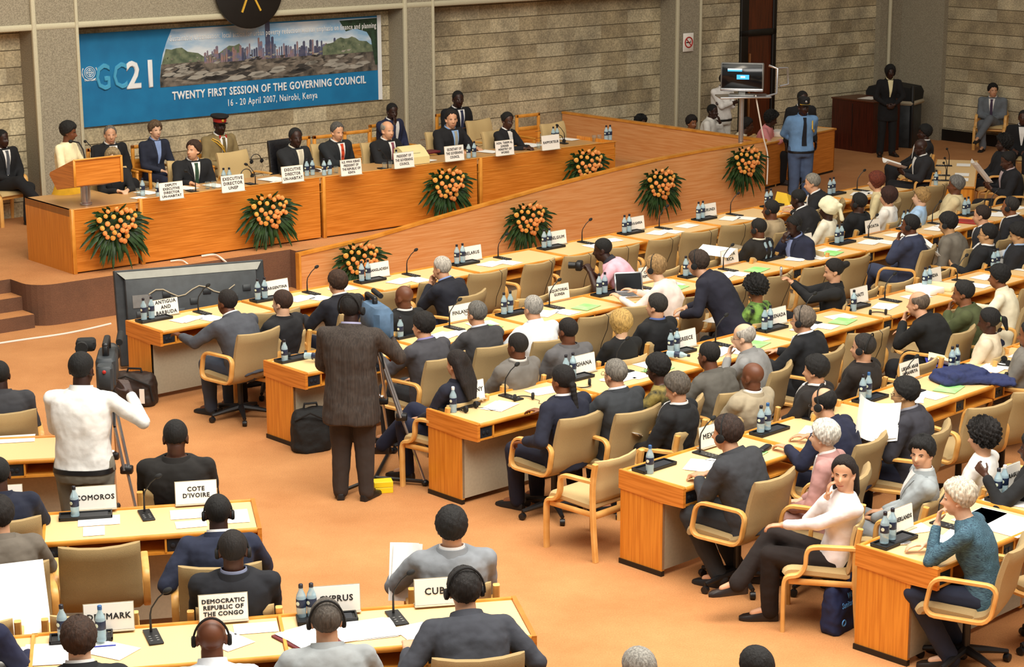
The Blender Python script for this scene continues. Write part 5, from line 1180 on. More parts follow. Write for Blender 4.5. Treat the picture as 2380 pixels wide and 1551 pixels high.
person('person in a white headscarf and white robe',1925,494,150,s='k',h=('wrap','#f2ecc8'),c=('gown','#f1ebd4'),b='#efe8d0',st='f',a=('lap','lap'),f=1,hp=10,skirt='#efe8d0')
person('person in a black suit with headset beside the headscarf',1997,480,148,s='d',h=('short','#100c0a'),c=('suit','#131417',None),b=BL,st='f',a=('lap','lap'),hs=1,l=2)
person('red-haired person in a cream top, seen in profile',2038,430,160,s='l',h=('bob','#6e2c14'),c=('blouse','#dccb9c'),b=BL,st='s',a=('lap','lap'),f=1,hp=6)
person('brown-haired person in a white jacket, seen in profile',2066,466,150,s='l',h=('bob','#381a10'),c=('suit','#f1ece2',None),b=W_,st='f',a=('lap','lap'),f=1,hp=4,hy=6)
person('short blond person in a pale blue shirt',2142,468,158,s='p',h=('crop','#a8834e'),c=('shirt','#a9c9ea'),b='#4d5468',st='f',a=('lap','lap'),f=1,hp=-2,l=-4)
person('grey-haired person in a beige jacket at upper right',2223,441,165,s='b',h=('full','#6f6c68'),c=('suit','#d9c79c',None),b='#cbb98e',st='f',a=('lap','lap'),l=0)
PH['nv']=person('person in a navy suit, legs crossed, hand over mouth',2116,533,152,s='b',h=('short','#14100e'),c=('suit','#30364e',W_,'#7d8494'),b='#343b52',st='s',a=('chin','lap'),hs=1,leg='y',l=0,hy=6)
person('dark-haired person in a grey jacket with headset',2204,530,150,s='a',h=('crop','#120e0c'),c=('suit','#6e675c',None),b='#3a3836',st='s',a=('lap','lap'),hs=1,hp=14,l=8)
person('balding person in a dark suit at the red folder desk',2283,512,150,s='l',h=('recede','#2a1a10'),c=('suit','#1f1f24',W_),b=BL,st='s',a=('lap','lap'),hp=10,l=6)
person('person with a grey fringe and headset at upper right edge',2349,492,150,s='m',h=('recede','#2c2622'),c=('suit','#1b1b20',W_),b=BL,st='s',a=('lap','lap'),hs=1)
PH['as1']=person('person with glasses in a black suit reading papers',2296,556,155,s='a',h=('short','#100d0c'),c=('suit','#15161a',W_),b=BL,st='f',a=('read','lap'),gl=1,l=-2,leg='w')
person('black-haired person in a dark suit looking down at edge',2368,556,160,s='a',h=('full','#0e0b0a'),c=('suit','#17171c','#a9c0e0'),b=BL,st='f',a=('read','read'),hp=26,l=10)
# --- first row
PH['ant']=person('bald person in a grey suit at the ANTIGUA sign',527,698,fr+4,s='b',h=('recede','#1d1512'),c=('suit','#4b4e56',W_),b='#3d4656',st='s',a=((-.32,.60,.82),'desk2'),l=22,hp=4,hy=8,leg='n',sc=1.02)
person('brown-haired person in a dark suit holding white papers',655,700,fr+12,s='p',h=('short','#3a2316'),c=('suit','#1c1c20',None),b='#17171b',st='f',a=('lap','lap2'),leg='x',hy=8,hp=6)
person('brown-haired person in a navy suit in the front row',784,655,fr+2,s='l',h=('full','#3e2717'),c=('suit','#191a24',W_),b=NV,st='s',a=('desk','desk'),l=8)
person('old balding person with white hair, hands on face',1027,623,fr+14,s='l',h=('recede','#c4bcb0'),c=('suit','#181a26','#8fa6dc'),b=NV,st='s',a=('chin','chin'),l=14,hp=10)
person('dark bald person in black seen beyond the cloth-covered camera',938,690,fr+8,s='b',h=('bald','#111111'),c=('suit','#151517',W_),b=BL,st='f',a=('up','lap'),l=2,hp=2)
PH['pho']=person('photographer in a pink shirt crouching between the rows',1401,583,168,s='k',h=('buzz','#0b0908'),c=('tee','#f0b6c6','#2c2c34'),b='#1d1f2a',st='k',a=((-.12,.46,.94),(.05,.50,.92)),l=32,hp=12)
# --- second row
PH['cam2']=None
person('dark-haired person in a grey suit resting arm on desk',982,757,fr+6,s='l',h=('full','#17110d'),c=('suit','#46454a','#9c93c8'),b=CH_,st='s',a=('reach','lap'),l=4,hp=6,hy=10)
person('grey-haired person with glasses in a dark grey suit',1107,730,fr+2,s='l',h=('recede','#6e6a64'),c=('suit','#3d3c3e','#dfe3ef'),b=CH_,st='s',a=('desk','desk'),gl=1,l=6)
person('grey-haired person in a white shirt, second row',1238,718,fr-4,s='l',h=('recede','#a9a39a'),c=('shirt','#e9edf2'),b='#3b3f4a',st='s',a=('desk','desk'),gl=1,l=6)
person('person with long dark hair in a navy jacket',1060,846,fr+10,s='l',h=('long','#1d120d'),c=('suit','#1a1c2c',None),b=NV,st='f',a=('lap','lap'),f=1,leg='x',hp=8)
person('dark bald person in a mid grey suit, GERMANY side',1201,806,fr+4,s='b',h=('buzz','#1a120e'),c=('suit','#716c66','#e6e2da'),b='#5d5a56',st='f',a=('lap','lap'),l=0)
person('dark close-cropped person in a grey suit, GHANA side',1318,771,fr-2,s='b',h=('buzz','#1a120e'),c=('suit','#5f5d5e',None),b='#4d4c4e',st='f',a=('desk','desk'),l=10)
person('blond person in a black top seen from behind',1442,755,fr-6,s='p',h=('bob','#c9a25c'),c=('blouse','#141415'),b=BL,st='f',a=('desk','desk'),f=1,l=6)
person('dark-haired person in a black suit, slightly thinning crown',1525,716,fr+4,s='l',h=('short','#2c2824'),c=('suit','#131417','#5d6fa8'),b=BL,st='f',a=('desk','desk'),l=4,hy=8)
person('blond person in a pale pink shirt working at laptop',1523,627,150,s='p',h=('crop','#a88454'),c=('blouse','#f5e6dc'),b='#e8d8cc',st='s',a=('reach','reach'),f=1,hs=1,l=24,hp=8,sc=1.05)
person('person in a dark pinstriped suit leaning over the desk',1622,617,156,s='l',h=('full','#3a2a20'),c=('suit','#1d1d2c',None),b='#1a1c2a',st='u',a=((-.22,.46,.86),(.06,.50,.88)),hs=1,l=34,hp=10,stand_h=.86)
person('dark-haired person whose outstretched legs hold white paper',1652,560,-165,s='k',h=('buzz','#0c0a09'),c=('suit','#15130f',None),b='#17140f',st='f',a=('lap','lap'),hp=10) if False else None
person('curly-haired person in a black and green patterned blouse',1757,678,fr+12,s='m',h=('curly','#0e0a09'),c=('blouse','#7fa84a',None,None,'blot'),b=BL,st='f',a=('lap','lap2'),f=1,hp=28,l=6)
PH['pho2']=person('person in black holding up a small phone',1938,637,176,s='l',h=('bun','#150e0b'),c=('suit','#141416',None),b=BL,st='f',a=((-.03,.38,1.0),(.04,.38,1.0)),f=1,hp=16,l=10,leg='x',sc=1.02)
# --- third row
person('person with a braided ponytail in a navy suit',1305,886,fr+2,s='m',h=('pig','#120c0a'),c=('suit','#1a1d2f',W_),b='#14162a',st='s',a=('arm','desk'),l=-2,hp=6)
person('short grey-haired person in a dark suit, third row',1427,873,fr,s='l',h=('short','#7c766d'),c=('suit','#303337',W_),b=CH_,st='s',a=('desk','desk'),gl=1,l=4)
person('person with glasses and a yellow-green shawl',1526,861,fr+16,s='d',h=('crop','#100c0a'),c=('blouse','#8d7a3a',None,None,'blot'),b=BL,st='s',a=('desk','desk'),f=1,gl=1,hp=14,l=6)
person('dark cropped person in a taupe suit, GREECE side',1645,832,fr+4,s='b',h=('buzz','#17110d'),c=('suit','#5b5750',None),b='#4d4a45',st='s',a=('desk','desk'),l=10,hp=6)
person('bald old person with glasses in a grey shirt',1727,790,fr+22,s='p',h=('balding','#b9b0a4'),c=('shirt','#8b8a88'),b='#6d6c6a',st='s',a=('chin','desk'),gl=1,l=12,hp=12)
person('grey-haired person with headset in black, at GRENADA',1864,752,fr+14,s='l',h=('full','#7a6c5e'),c=('suit','#15161a','#eef0f4'),b=BL,st='s',a=('desk','desk'),hs=1,gl=1,l=6,hy=6)
person('black-haired person with headset round neck, dark suit',1893,868,fr+16,s='l',h=('full','#120e0c'),c=('suit','#1e1917',W_),b=BL,st='f',a=('lap','lap'),hp=8)
person('cropped-haired person with headset in a brown-black suit',2004,817,fr+14,s='l',h=('short','#2a2420'),c=('suit','#211a16',None),b='#1a1512',st='f',a=('lap','lap'),hs=2,hy=6)
person('bald bearded person in black slumped at the desk',2133,716,fr+14,s='l',h=('balding','#6b5b4c'),c=('suit','#111112',None),b=BL,st='s',a=('chin','desk'),l=24,hp=6,leg='w')
person('dark-haired person in an olive jacket, hand at mouth',2238,692,fr+26,s='m',h=('short','#1c1917'),c=('suit','#4b512f',None),b='#3a3d28',st='s',a=('chin','lap'),hp=10,l=8)
person('black-haired person in a cream shirt with red lettering',2321,655,fr+18,s='m',h=('crop','#0d0a09'),c=('shirt','#efe6c8'),b='#2a2f48',st='s',a=('desk','desk'),f=1,l=10,hp=8)
PH['cr']=person('person in a cream jacket with a green hair tie',2297,757,fr+22,s='d',h=('pony','#14100e','#a8cf86'),c=('suit','#e3d2b4',None),b='#a89c84',st='f',a=('lap','lap2'),f=1,hp=12,l=8,leg='w')
person('person in a grey suit cut by the right edge',2392,790,fr+20,s='m',h=('short','#14100e'),c=('suit','#77726a',None),b=GR,st='f',a=('lap','lap'),hp=8)
# --- fourth row
person('dark bald person in a beige suit seen from behind',1746,882,fr+2,s='b',h=('bald','#111111'),c=('suit','#a89a80',W_),b='#9c8f76',st='f',a=('lap','lap'),l=0)
PH['rd']=person('greying person in a black suit reading a document',1571,908,fr+18,s='l',h=('full','#5f564c'),c=('suit','#151619',W_),b=BL,st='f',a=('lap','lap2'),hp=24,l=12)
person('person in a charcoal suit with headset at MEXICO',1685,1013,fr+8,s='l',h=('full','#332118'),c=('suit','#35363a',None),b='#2b2d30',st='s',a=('desk2','desk2'),hs=1,l=18,hp=6,leg='b',hy=8,sc=1.04)
person('balding person in a navy suit with headset',1911,946,fr+12,s='l',h=('balding','#15100d'),c=('suit','#171b34',None),b=NV,st='s',a=('desk','desk'),hs=1,gl=1,l=18,hp=18)
person('white-haired person in a dusty pink jacket',1911,1022,fr+20,s='p',h=('crop','#ddd8cc'),c=('suit','#b98a84',W_),b='#c49a92',st='s',a=('lap','lap'),f=1,l=4,hp=4)
PH['as2']=person('person with glasses in a charcoal suit holding white papers',2101,924,fr+22,s='a',h=('full','#14110f'),c=('suit','#33323a','#9a98a0'),b='#1c2138',st='s',a=('read','write'),gl=1,l=6,hp=12,hs=0)
# --- nearest row
PH['wh']=person('person with long dark hair turning back in white blouse',1957,1108,168,s='l',h=('long','#1c0f0b'),c=('blouse','#f6efec'),b='#1f1512',st='f',a=((-.14,.40,.74),'cheek'),f=1,hy=80,hp=2,l=6,leg='x',tw=25)
person('person with short black hair looking back in grey jacket',2139,1063,150,s='l',h=('crop','#0f0b0a'),c=('suit','#9aa0a2','#e8e4e0'),b='#8a8f92',st='f',a=('lap','lap'),f=1,hy=86,hp=4,l=8,tw=30,badge=0)
person('curly black-haired person in a white top at right',2279,1027,fr+14,s='l',h=('curly','#17100d'),c=('blouse','#f7f4ee'),b='#3a3a3a',st='f',a=('lap','lap'),f=1,hp=10,l=14)
person('white-haired person in a blue-green streaked blouse',2222,1168,fr+22,s='p',h=('crop','#dcd2bc'),c=('blouse','#4f7484',None,None,'weave'),b='#1d2438',st='s',a=('chin','desk2'),f=1,l=16,hp=8,hy=10,leg='b',sc=1.04)
person('dark-skinned person in black at the lower right edge',2398,1055,fr+20,s='d',h=('crop','#100c0a'),c=('suit','#141416',None),b=BL,st='f',a=('up','lap'),f=1)
# --- left block
LF=101
person('person in a dark grey suit beside the AUSTRALIA sign',-2,862,LF+4,s='k',h=hbk,c=('suit','#38383c',None),b=CH_,st='s',a=('lap','lap'))
person('dark-haired person in a navy suit at the left edge',-8,1092,LF+4,s='d',h=hbk,c=('suit','#171c30',None),b=NV,st='s',a=('desk','desk'))
person('dark-haired person in a taupe suit at left edge',-6,1188,LF+6,s='l',h=('full','#1c1410'),c=('suit','#6d6459',None),b=GR,st='s',a=('desk','desk'),l=8)
PH['arm']=person('person in a navy suit reaching from the left edge',-62,1372,LF-30,s='l',h=('short','#2a1e16'),c=('suit','#191d3a',W_),b=NV,st='s',a=('lap',(.2,.46,.72)),l=22)
person('dark bald person in a black suit sitting alone',406,1012,LF-4,s='d',h=('buzz','#100c0a'),c=('suit','#1a1715',None),b=BL,st='f',a=('lap','lap'),l=8,hp=26,sc=1.08)
person('person in a navy suit with headphones at COMOROS desk',503,1188,LF-2,s='k',h=('buzz','#0f0b09'),c=('suit','#20263c',W_),b=NV,st='s',a=('arm','desk'),hs=1,l=8,hp=10)
person('person in a black suit with headphones, back to us',537,1275,LF-4,s='d',h=('buzz','#1a120e'),c=('suit','#17181f','#8c93b0'),b=BL,st='f',a=('lap','lap'),hs=1,hp=8,sc=1.05)
person('brown-haired person with neck headset at DENMARK desk',177,1480,LF,s='p',h=('full','#3c2516'),c=('suit','#1a1b1f',W_),b=BL,st='s',a=('desk','desk'),l=8,hp=6)
person('dark bald person in a pale shirt with headset',485,1478,LF-2,s='b',h=('bald','#111111'),c=('shirt','#dfe4ea'),b=GR,st='s',a=('desk','desk'),hs=2,l=14,hp=8)
person('grey-haired person with headset in a light grey suit',752,1440,LF-2,s='l',h=('short','#5e564e'),c=('suit','#9b9fa0',None),b=LG,st='s',a=('desk','desk'),hs=2,l=12,hp=8)
person('dark-haired person hunched in charcoal suit at CUBA',1073,1372,LF+2,s='l',h=('full','#1f1a18'),c=('suit','#3a3c44',None),b=CH_,st='s',a=((-.34,.30,.80),(.34,.30,.80)),hs=2,l=22,hp=10,sc=1.03)
PH['gs']=person('dark-haired person in a grey suit reading, seen behind',1045,1226,LF-4,s='l',h=('full','#14100e'),c=('suit','#85898e','#f4f2f0'),b='#6d7278',st='f',a=((-.30,.30,.80),'lap'),l=6,sc=1.06)
person('grey-haired person at the bottom edge, head only',1474,1562,120,s='l',h=('short','#9a958c'),c=('suit','#55565a',None),b=GR,st='f',a=('lap','lap'))
person('dark-haired person at the bottom edge, head only',1746,1562,122,s='d',h=hb,c=('suit','#2a2a2e',None),b=BL,st='f',a=('lap','lap'))
# --- camera crew
PH['c1']=person('camera operator in a white shirt seen from behind',190,850,84,s='k',h=('buzz','#080605'),c=('shirt','#f3f1ec'),b='#7d7668',st='u',a=((-.08,.34,1.25),(.30,.26,1.44)),l=3,hy=-6,sc=1.08,stand_h=1.02)
PH['c2']=person('camera operator in a brown-black pinstriped suit, standing',818,715,80,s='k',h=('buzz','#120d0a'),c=('suit','#40362f','#a9a6c4',None,'pin'),b='#352c27',st='u',a=('front',(.26,.30,1.40)),hs=2,l=4,hy=-6,sc=1.07,stand_h=1.03)
# ------------------------------------------------------------------ chairs nobody sits in: two behind and two in front of every desk unit
def far(p,d): return all((p-q).length>d for q in chairs_used)
def edge_ok(p):
    return True
for u,row,i,nm,L,un_ in units:
    if row in 'ABCDE':
        sw=[(.30,-1.02),(1.0,-1.02)]; fx=[(.12,.40),(.85,.40)] if row!='A' else []
    else:
        sw=[(.40,-1.0),(1.12,-1.0)]; fx=[(.35,.38),(1.1,.38)]
    for j,(x,y) in enumerate(sw):
        p=lp(u,x,y); q=Vector((p.x,p.y,0))
        if far(q,.64) and (row,i,j)!=('A',0,0):
            a=u[1]+rnd.uniform(-.25,.15)
            place('swivel',mk_swivel,tuple(p),a,'empty swivel chair, %s seat behind desk %s'%(('left','right')[j],un_),'chairs'); chairs_used.append(q)
            if row in 'ABCE' and rnd.random()<.75:
                c,s=math.cos(a),math.sin(a); m=MB(); x0=rnd.uniform(-.02,.12)
                m.tube([(x0,-.40,.958),(x0+.01,-.435,.93),(x0+.02,-.41,.8),(x0-.01,-.36,.65),(x0+.02,-.30,.52)],.0035,5)
                tag(m.build('headset_cord','black',loc=tuple(p),rot=(0,0,a)),'black cord over the %s empty chair %s'%(('left','right')[j],un_),'cord','headset cords')
    for j,(x,y) in enumerate(fx):
        p=lp(u,x,y); q=Vector((p.x,p.y,0))
        if far(q,.6):
            place('fixed',mk_fixed,tuple(p),u[1]+rnd.uniform(-.05,.05),'empty armchair, %s one before desk %s'%(('left','right')[j],un_),'chairs'); chairs_used.append(q)
# ------------------------------------------------------------------ desk beyond the seats on the right, side table, television stand, cabinet, cooler
a0=at(2166,441,.76); a1=at(2262,441,.76)
def simple_desk(name,label,p,rz,w,d,h,frontcol='wood_v'):
    g=thing(name,label,'desk',tuple(p),rz)
    MB().box(0,w,0,d,h-.03,h-.004).build('desktop','top',g,0)
    m=MB(); m.box(0,w,-.02,0,h-.03,h+.004,.004).box(-.02,0,-.02,d,h-.03,h+.004,.004).box(w,w+.02,-.02,d,h-.03,h+.004,.004); m.build('edge_trim','trim',g)
    m=MB(); m.box(0,w,.0,.025,.04,h-.03).box(0,.025,0,d,.04,h-.03).box(w-.025,w,0,d,.04,h-.03); m.build('front_panel',frontcol,g,0)
    MB().box(.01,w-.01,.01,d-.02,0,.04).build('plinth','door_fr',g,0); return g
g=simple_desk('long_desk','long wooden desk with microphones running away at upper right',(a0.x,a0.y,0),R(-14),.62,2.7,.765)
for k,(x,y) in enumerate(((.2,.5),(.2,1.0),(.2,2.0))):
    q=Vector((a0.x,a0.y,.765))+Matrix.Rotation(R(-14),3,'Z')@Vector((x,y,0)); place('mic',mk_mic,tuple(q),R(-100),'gooseneck microphone on the long upper-right desk, %s'%('nearest one','middle one','farthest one')[k],'desk microphones')
    q=Vector((a0.x,a0.y,.765))+Matrix.Rotation(R(-14),3,'Z')@Vector((.42,y+.15,0)); paper(q,R(-14),'white paper on the long upper-right desk, %s'%('nearest one','middle one','farthest one')[k])
bottle(at(2178,440,.765),'water bottle at the near corner of the long upper-right desk')
b0=at(1790,345,.78); 
g=simple_desk('side_table','wooden table behind the guard, beside the ramp barrier',(4.30,32.86,0),R(52),2.35,.7,.78,'wood_h')
o=MB().box(-.17,.17,-.22,.22,0,.09,.006).build('ring_binder','paper',loc=tuple(at(1830,322,.78)),rot=(0,0,R(70))); tag(o,'thick white binder lying open before the pink jacket','binder')
bottle(at(1788,324,.78),'small bottle on the side table by the television pole')
# television on a pole
tb=at(1725,372,0); tp=st(*uv(at(1726,330,1.2)),0)
g=thing('television_stand','silver pole stand with tray holding the wall-side television','stand',(tp.x,tp.y,0),R(5))
m=MB(); m.tube([(0,0,0),(0,0,1.86)],.04,12); m.lathe([(.02,0),(.3,.0),(.28,.03),(.03,.05)],20); m.build('pole','silver',g)
m=MB(); m.box(-.38,.42,-.22,.22,1.86,1.885,.01); m.tube([(.34,-.16,1.88),(.52,-.1,1.92),(.52,-.1,2.3),(.4,-.05,2.34)],.022,8); m.tube([(.55,-.05,2.3),(.7,-.0,2.3),(.72,0,2.05),(.58,-.03,2.02)],.018,8); m.build('tray','silver',g)
g2=thing('television','black television with two blue boxes on its screen','television',(tp.x,tp.y,1.885),R(-14))
m=MB(); m.box(-.33,.33,-.03,.05,.07,.50,.015); m.box(-.2,.2,-.1,.12,0,.02,.008); m.box(-.05,.05,0,.04,.01,.1); m.build('casing','grey',g2)
m=MB(); m.box(-.31,.31,-.036,-.028,.115,.485,.005); m.build('screen','screen',g2)
m=MB(); m.box(-.33,.33,-.045,-.02,.065,.11,.008); m.build('lower_bezel','silver',g2)
MB().box(-.22,-.0,-.04,-.035,.37,.41).build('upper_blue_box','screen_blue',g2,0); MB().box(-.22,-.0,-.0405,-.0395,.395,.412).build('white_line','screen_white',g2,0)
m=MB(); m.box(-.08,.11,-.04,-.035,.25,.32); m.build('lower_blue_box','screen_blue',g2,0); MB().box(-.02,.05,-.0415,-.039,.275,.30).build('white_button','screen_white',g2,0)
cable([(tp.x+.2,tp.y-.1,1.9),(tp.x+.26,tp.y-.1,1.6),(tp.x+.34,tp.y-.05,1.25),(tp.x+.42,tp.y,.95),(tp.x+.42,tp.y,.5)],'pale cable hanging down from the television tray',.012)
# dark wooden cabinet near the corner
c0=at(1935,350,0)
g=thing('wooden_cabinet','dark red-brown wooden cabinet standing by the back wall','cabinet',(c0.x+.0,c0.y,0),R(-52))
W2=1.05; H2=.98; D2=.75
MB().box(0,W2,0,D2,.0,H2-.03).build('carcass','brownwood',g,0); MB().box(-.02,W2+.02,-.02,D2+.02,H2-.03,H2,.006).build('cabinet_top','door',g)
m=MB(); m.box(W2*.5-.006,W2*.5+.006,-.006,0,.08,H2-.08); m.build('door_gap','black',g,0)
q=Vector((c0.x,c0.y,H2))+Matrix.Rotation(R(-52),3,'Z')@Vector((.6,.4,0)); paper(q,R(-40),'white papers lying on top of the dark cabinet',w=.3,h=.45,n=2)
# covered speaker / cooler in the corner
c1=at(2062,352,0)
g=thing('corner_cooler','dark grey appliance with a black rounded hood in the corner','appliance',tuple(at(2100,350,0)+Vector((-.12,.3,0))),R(-32))
MB().box(-.45,.45,-.3,.3,.0,.86,.02).build('body','tv_back',g); MB().box(-.5,.5,-.33,.33,.82,.90,.03).build('rim','modesty_panel' if 'modesty_panel' in M else 'grey_panel',g)
m=MB(); m.loft([[(x,y,z) for x,z in [(-.46,.88),(-.48,1.05),(-.42,1.15),(0,1.2),(.42,1.15),(.48,1.05),(.46,.88)]] for y in (-.3,-.27,.27,.3)]); m.build('hood','black_soft',g)
MB().box(.44,.5,-.31,-.25,.0,1.2,.01).build('upright','black',g); MB().box(-.06,.08,-.305,-.299,.66,.74,.0).build('label_plate','grey',g,0)
for k,(x,y) in enumerate(((2030,338),(2010,353))):
    o=MB().ell((0,0,.05),(.05,.04,.05),10,8).build('crumpled_cup','glass',loc=tuple(at(x,y,0)));  tag(o,'small clear plastic cup on the floor, %s one by the cabinet'%('farther','nearer')[k],'cup')
# big display seen from behind, in front of the stage
p0=at(292,850,0); dirr=R(21.5)
g=thing('floor_display','large dark display seen from behind, tilted back before the stage','display',(p0.x,p0.y,0),dirr)
T_=Matrix.Rotation(R(-9),4,'X'); WD=1.62; HD=1.08
m=MB(); m.box(-.05,WD,0,.07,.03,HD,.01,T_); m.build('housing','tv_back',g,0)
m=MB(); 
def rim(z0,z1,x0,x1,y0,y1): pass
m.loft([[(-.02,-.005,HD-.02),(WD-.03,-.005,HD-.02),(WD-.09,-.06,HD-.10),(.06,-.06,HD-.10)],[(-.02,.0,HD-.02),(WD-.03,.0,HD-.02),(WD-.09,-.05,HD-.10),(.06,-.05,HD-.10)]],Mx=T_); m.build('pale_top_bevel','tv_rim',g,0)
m=MB(); m.box(.05,WD-.1,-.06,.0,.1,HD-.10,.01,T_); 
for k in range(9): m.box(.15+k*.15,.24+k*.15,-.072,-.058,.55+.1*(k%3),.62+.1*(k%3),.004,T_)
m.build('back_cover','tv_back',g)
m=MB(); m.tube([tuple(T_@Vector((.3+.08*k,-.075,.80+.05*math.sin(k*1.1)))) for k in range(13)],.007,5); m.build('rear_cable','grey_panel',g)
m=MB(); m.box(.12,.32,-.068,-.058,.66,.80,0,T_); m.build('pale_sticker','grey',g,0)
m=MB(); 
for x in (.1,WD-.3): m.box(x,x+.08,-.25,.4,0,.04,.01)
m.build('feet','black',g)
# ------------------------------------------------------------------ tripods and cameras
def tripod(label,apex,feet,col='silver'):
    g=thing('tripod',label,'tripod',(apex.x,apex.y,0),0)
    for k,f_ in enumerate(feet):
        d=Vector((f_.x-apex.x,f_.y-apex.y,0)); n=Vector((-d.y,d.x,0)).normalized()*.03
        m=MB(); top=Vector((0,0,apex.z))+d*.06; mid=top.lerp(d,.52)
        for s_ in (-1,1): m.tube([tuple(top+n*s_),tuple(mid+n*s_)],.014,8)
        m.tube([tuple(top.lerp(d,.48)),tuple(d+Vector((0,0,.03)))],.013,8); lg=m.build('leg',col,g)
        m=MB(); m.box(-.05,.05,-.035,.035,-.03,.03,.008,Matrix.Translation(mid)); m.ell(tuple(d+Vector((0,0,.03))),(.035,.035,.03),8,6); m.build('leg_clamp','black',lg)
    m=MB()
    for f_ in feet: m.tube([(0,0,.05),(f_.x-apex.x,f_.y-apex.y,.04)],.018,6)
    m.build('floor_spreader','black',g)
    m=MB(); m.lathe([(.02,0),(.075,.0),(.07,.06),(.05,.1),(.06,.15),(.02,.16)],14,Matrix.Translation((0,0,apex.z-.04))); m.tube([(.02,-.02,apex.z+.06),(.1,-.3,apex.z-.08),(.12,-.42,apex.z-.14)],.011,6); m.build('fluid_head','black',g)
    return g
def vcam(label,p,rz,cover=None,sc=1.3):
    g=thing('video_camera',label,'camera',tuple(p),rz); g.scale=(sc,)*3
    m=MB(); m.box(-.06,.06,-.18,.16,.03,.22,.02); m.box(-.05,.05,-.30,-.18,.04,.20,.015); m.build('camera_body','tv_back',g)
    m=MB(); m.lathe([(.02,0),(.045,0),(.045,.14),(.062,.16),(.062,.22),(.05,.22),(.02,.2)],16,Matrix.Translation((0,.16,.13))@Matrix.Rotation(-PI/2,4,'X')); m.build('lens','black',g)
    m=MB(); m.box(-.02,.02,-.1,.14,.27,.30,.01).box(-.02,.02,-.1,-.06,.2,.29,.008).box(-.02,.02,.1,.14,.2,.29,.008); m.build('handle','black',g)
    m=MB(); m.box(-.19,-.07,.03,.14,.22,.29,.015); m.lathe([(.02,0),(.035,0),(.04,.06),(.02,.06)],12,Matrix.Translation((-.15,.03,.255))@Matrix.Rotation(PI/2,4,'X')); m.build('viewfinder','black_soft',g)
    m=MB(); m.tube([(.08,.0,.28),(.08,.2,.29)],.022,10); m.build('shotgun_microphone','black_soft',g)
    MB().ell((.0,-.305,.17),(.012,.006,.012),8,6).build('tally_light','red',g)
    if cover:
        m=MB(); m.box(-.085,.085,-.34,.10,-.03,.24,.04); o=m.build('fabric_cover',cover,g)
    return g
A=at(252,912,1.16)
tripod('silver tripod under the left operator\'s camera',A,[at(232,1262,0),at(325,1240,0),at(268,1175,0)])
vcam('grey video camera on the left tripod, pointing at the stage',A+Vector((0,0,.08)),R(8))
A2=Vector((-1.16,16.62,1.42)); A2=at(866,790,1.30)
tripod('silver tripod in front of the suited camera operator',A2,[at(782,1152,0),at(985,1128,0),at(905,1052,0)])
vcam('video camera with a blue-grey cover on the centre tripod',A2+Vector((0,0,.10)),R(22),'blueg',1.05)
# mini monitor light on it
g=thing('yellow_box','two stacked bright yellow cartons on the carpet','box',tuple(at(886,1140,0)),R(12))
MB().box(-.085,.085,-.06,.06,0,.052,.004).build('lower_carton','yellow',g,0); MB().box(-.083,.086,-.061,.058,.054,.104,.004).build('upper_carton','yellow',g,0)
# bags
def bag(name,label,p,rz,w,d,h,mt,txt=None,strap=True):
    g=thing(name,label,'bag',tuple(p),rz)
    m=MB(); m.loft([[(x*k,y*k2,z) for x,y in rrect(w,d,min(w,d)*.35,4)] for z,k,k2 in ((0,.95,.95),(h*.1,1,1),(h*.55,1.0,.95),(h*.85,.92,.7),(h,.8,.35))]); o=m.build('bag_body',mt,g,60); remesh(o,.012,2,.035)
    if strap:
        m=MB(); m.tube([(-w*.2,0,h*.9),(-w*.15,0,h*1.12),(w*.15,0,h*1.12),(w*.2,0,h*.9)],.012,6); m.tube([(-w*.45,-d*.3,h*.8),(-w*.1,-d*.5,h*.98),(w*.45,-d*.45,h*.7),(w*.5,-d*.4,h*.2)],.010,6); m.build('straps','black_soft',g)
    return g
bg=bag('equipment_bag','dark brown soft equipment bag with a white tag on the carpet',at(315,930,0),R(-8),.44,.3,.33,'bag')
MB().box(.10,.15,-.175,-.165,.05,.2).build('luggage_tag','white',bg,0)
bag('backpack','black backpack slumped against the second-row end desk',at(722,1040,0),R(20),.38,.28,.40,'black_soft')
bag('shoulder_bag','black bag on the floor between the third-row seats',at(1650,800,0),R(30),.4,.25,.3,'black_soft')
bg=bag('conference_bag','navy conference bag with blue lettering under the nearest desk',at(1958,1462,0),E0[1]+R(4),.50,.16,.38,'bluebag',strap=False)
BT=Matrix.Translation((.0,-.100,.26))@Matrix.Rotation(R(-5),4,'X')@FACE
text('Water is Life\nSanitation is Dignity',.06,'bluetxt',bg,BT,'bag_lettering','CENTER',.001)['fit']=.42
m=MB(); m.tube([(-.18+.022*math.cos(q),-.102,.1+.022*math.sin(q)) for q in np.linspace(0,2*PI,11)[:-1]],.005,5,closed=True); m.build('bag_logo','bluetxt',bg)
bag('handbag','dark red handbag between the right-edge seats',at(2330,985,0)+Vector((0,0,0)),R(30),.5,.3,.5,'maroon')
bag('document_bag','navy bag leaning by the left edge seats',at(75,1400,0),R(20),.34,.14,.62,'bluebag')
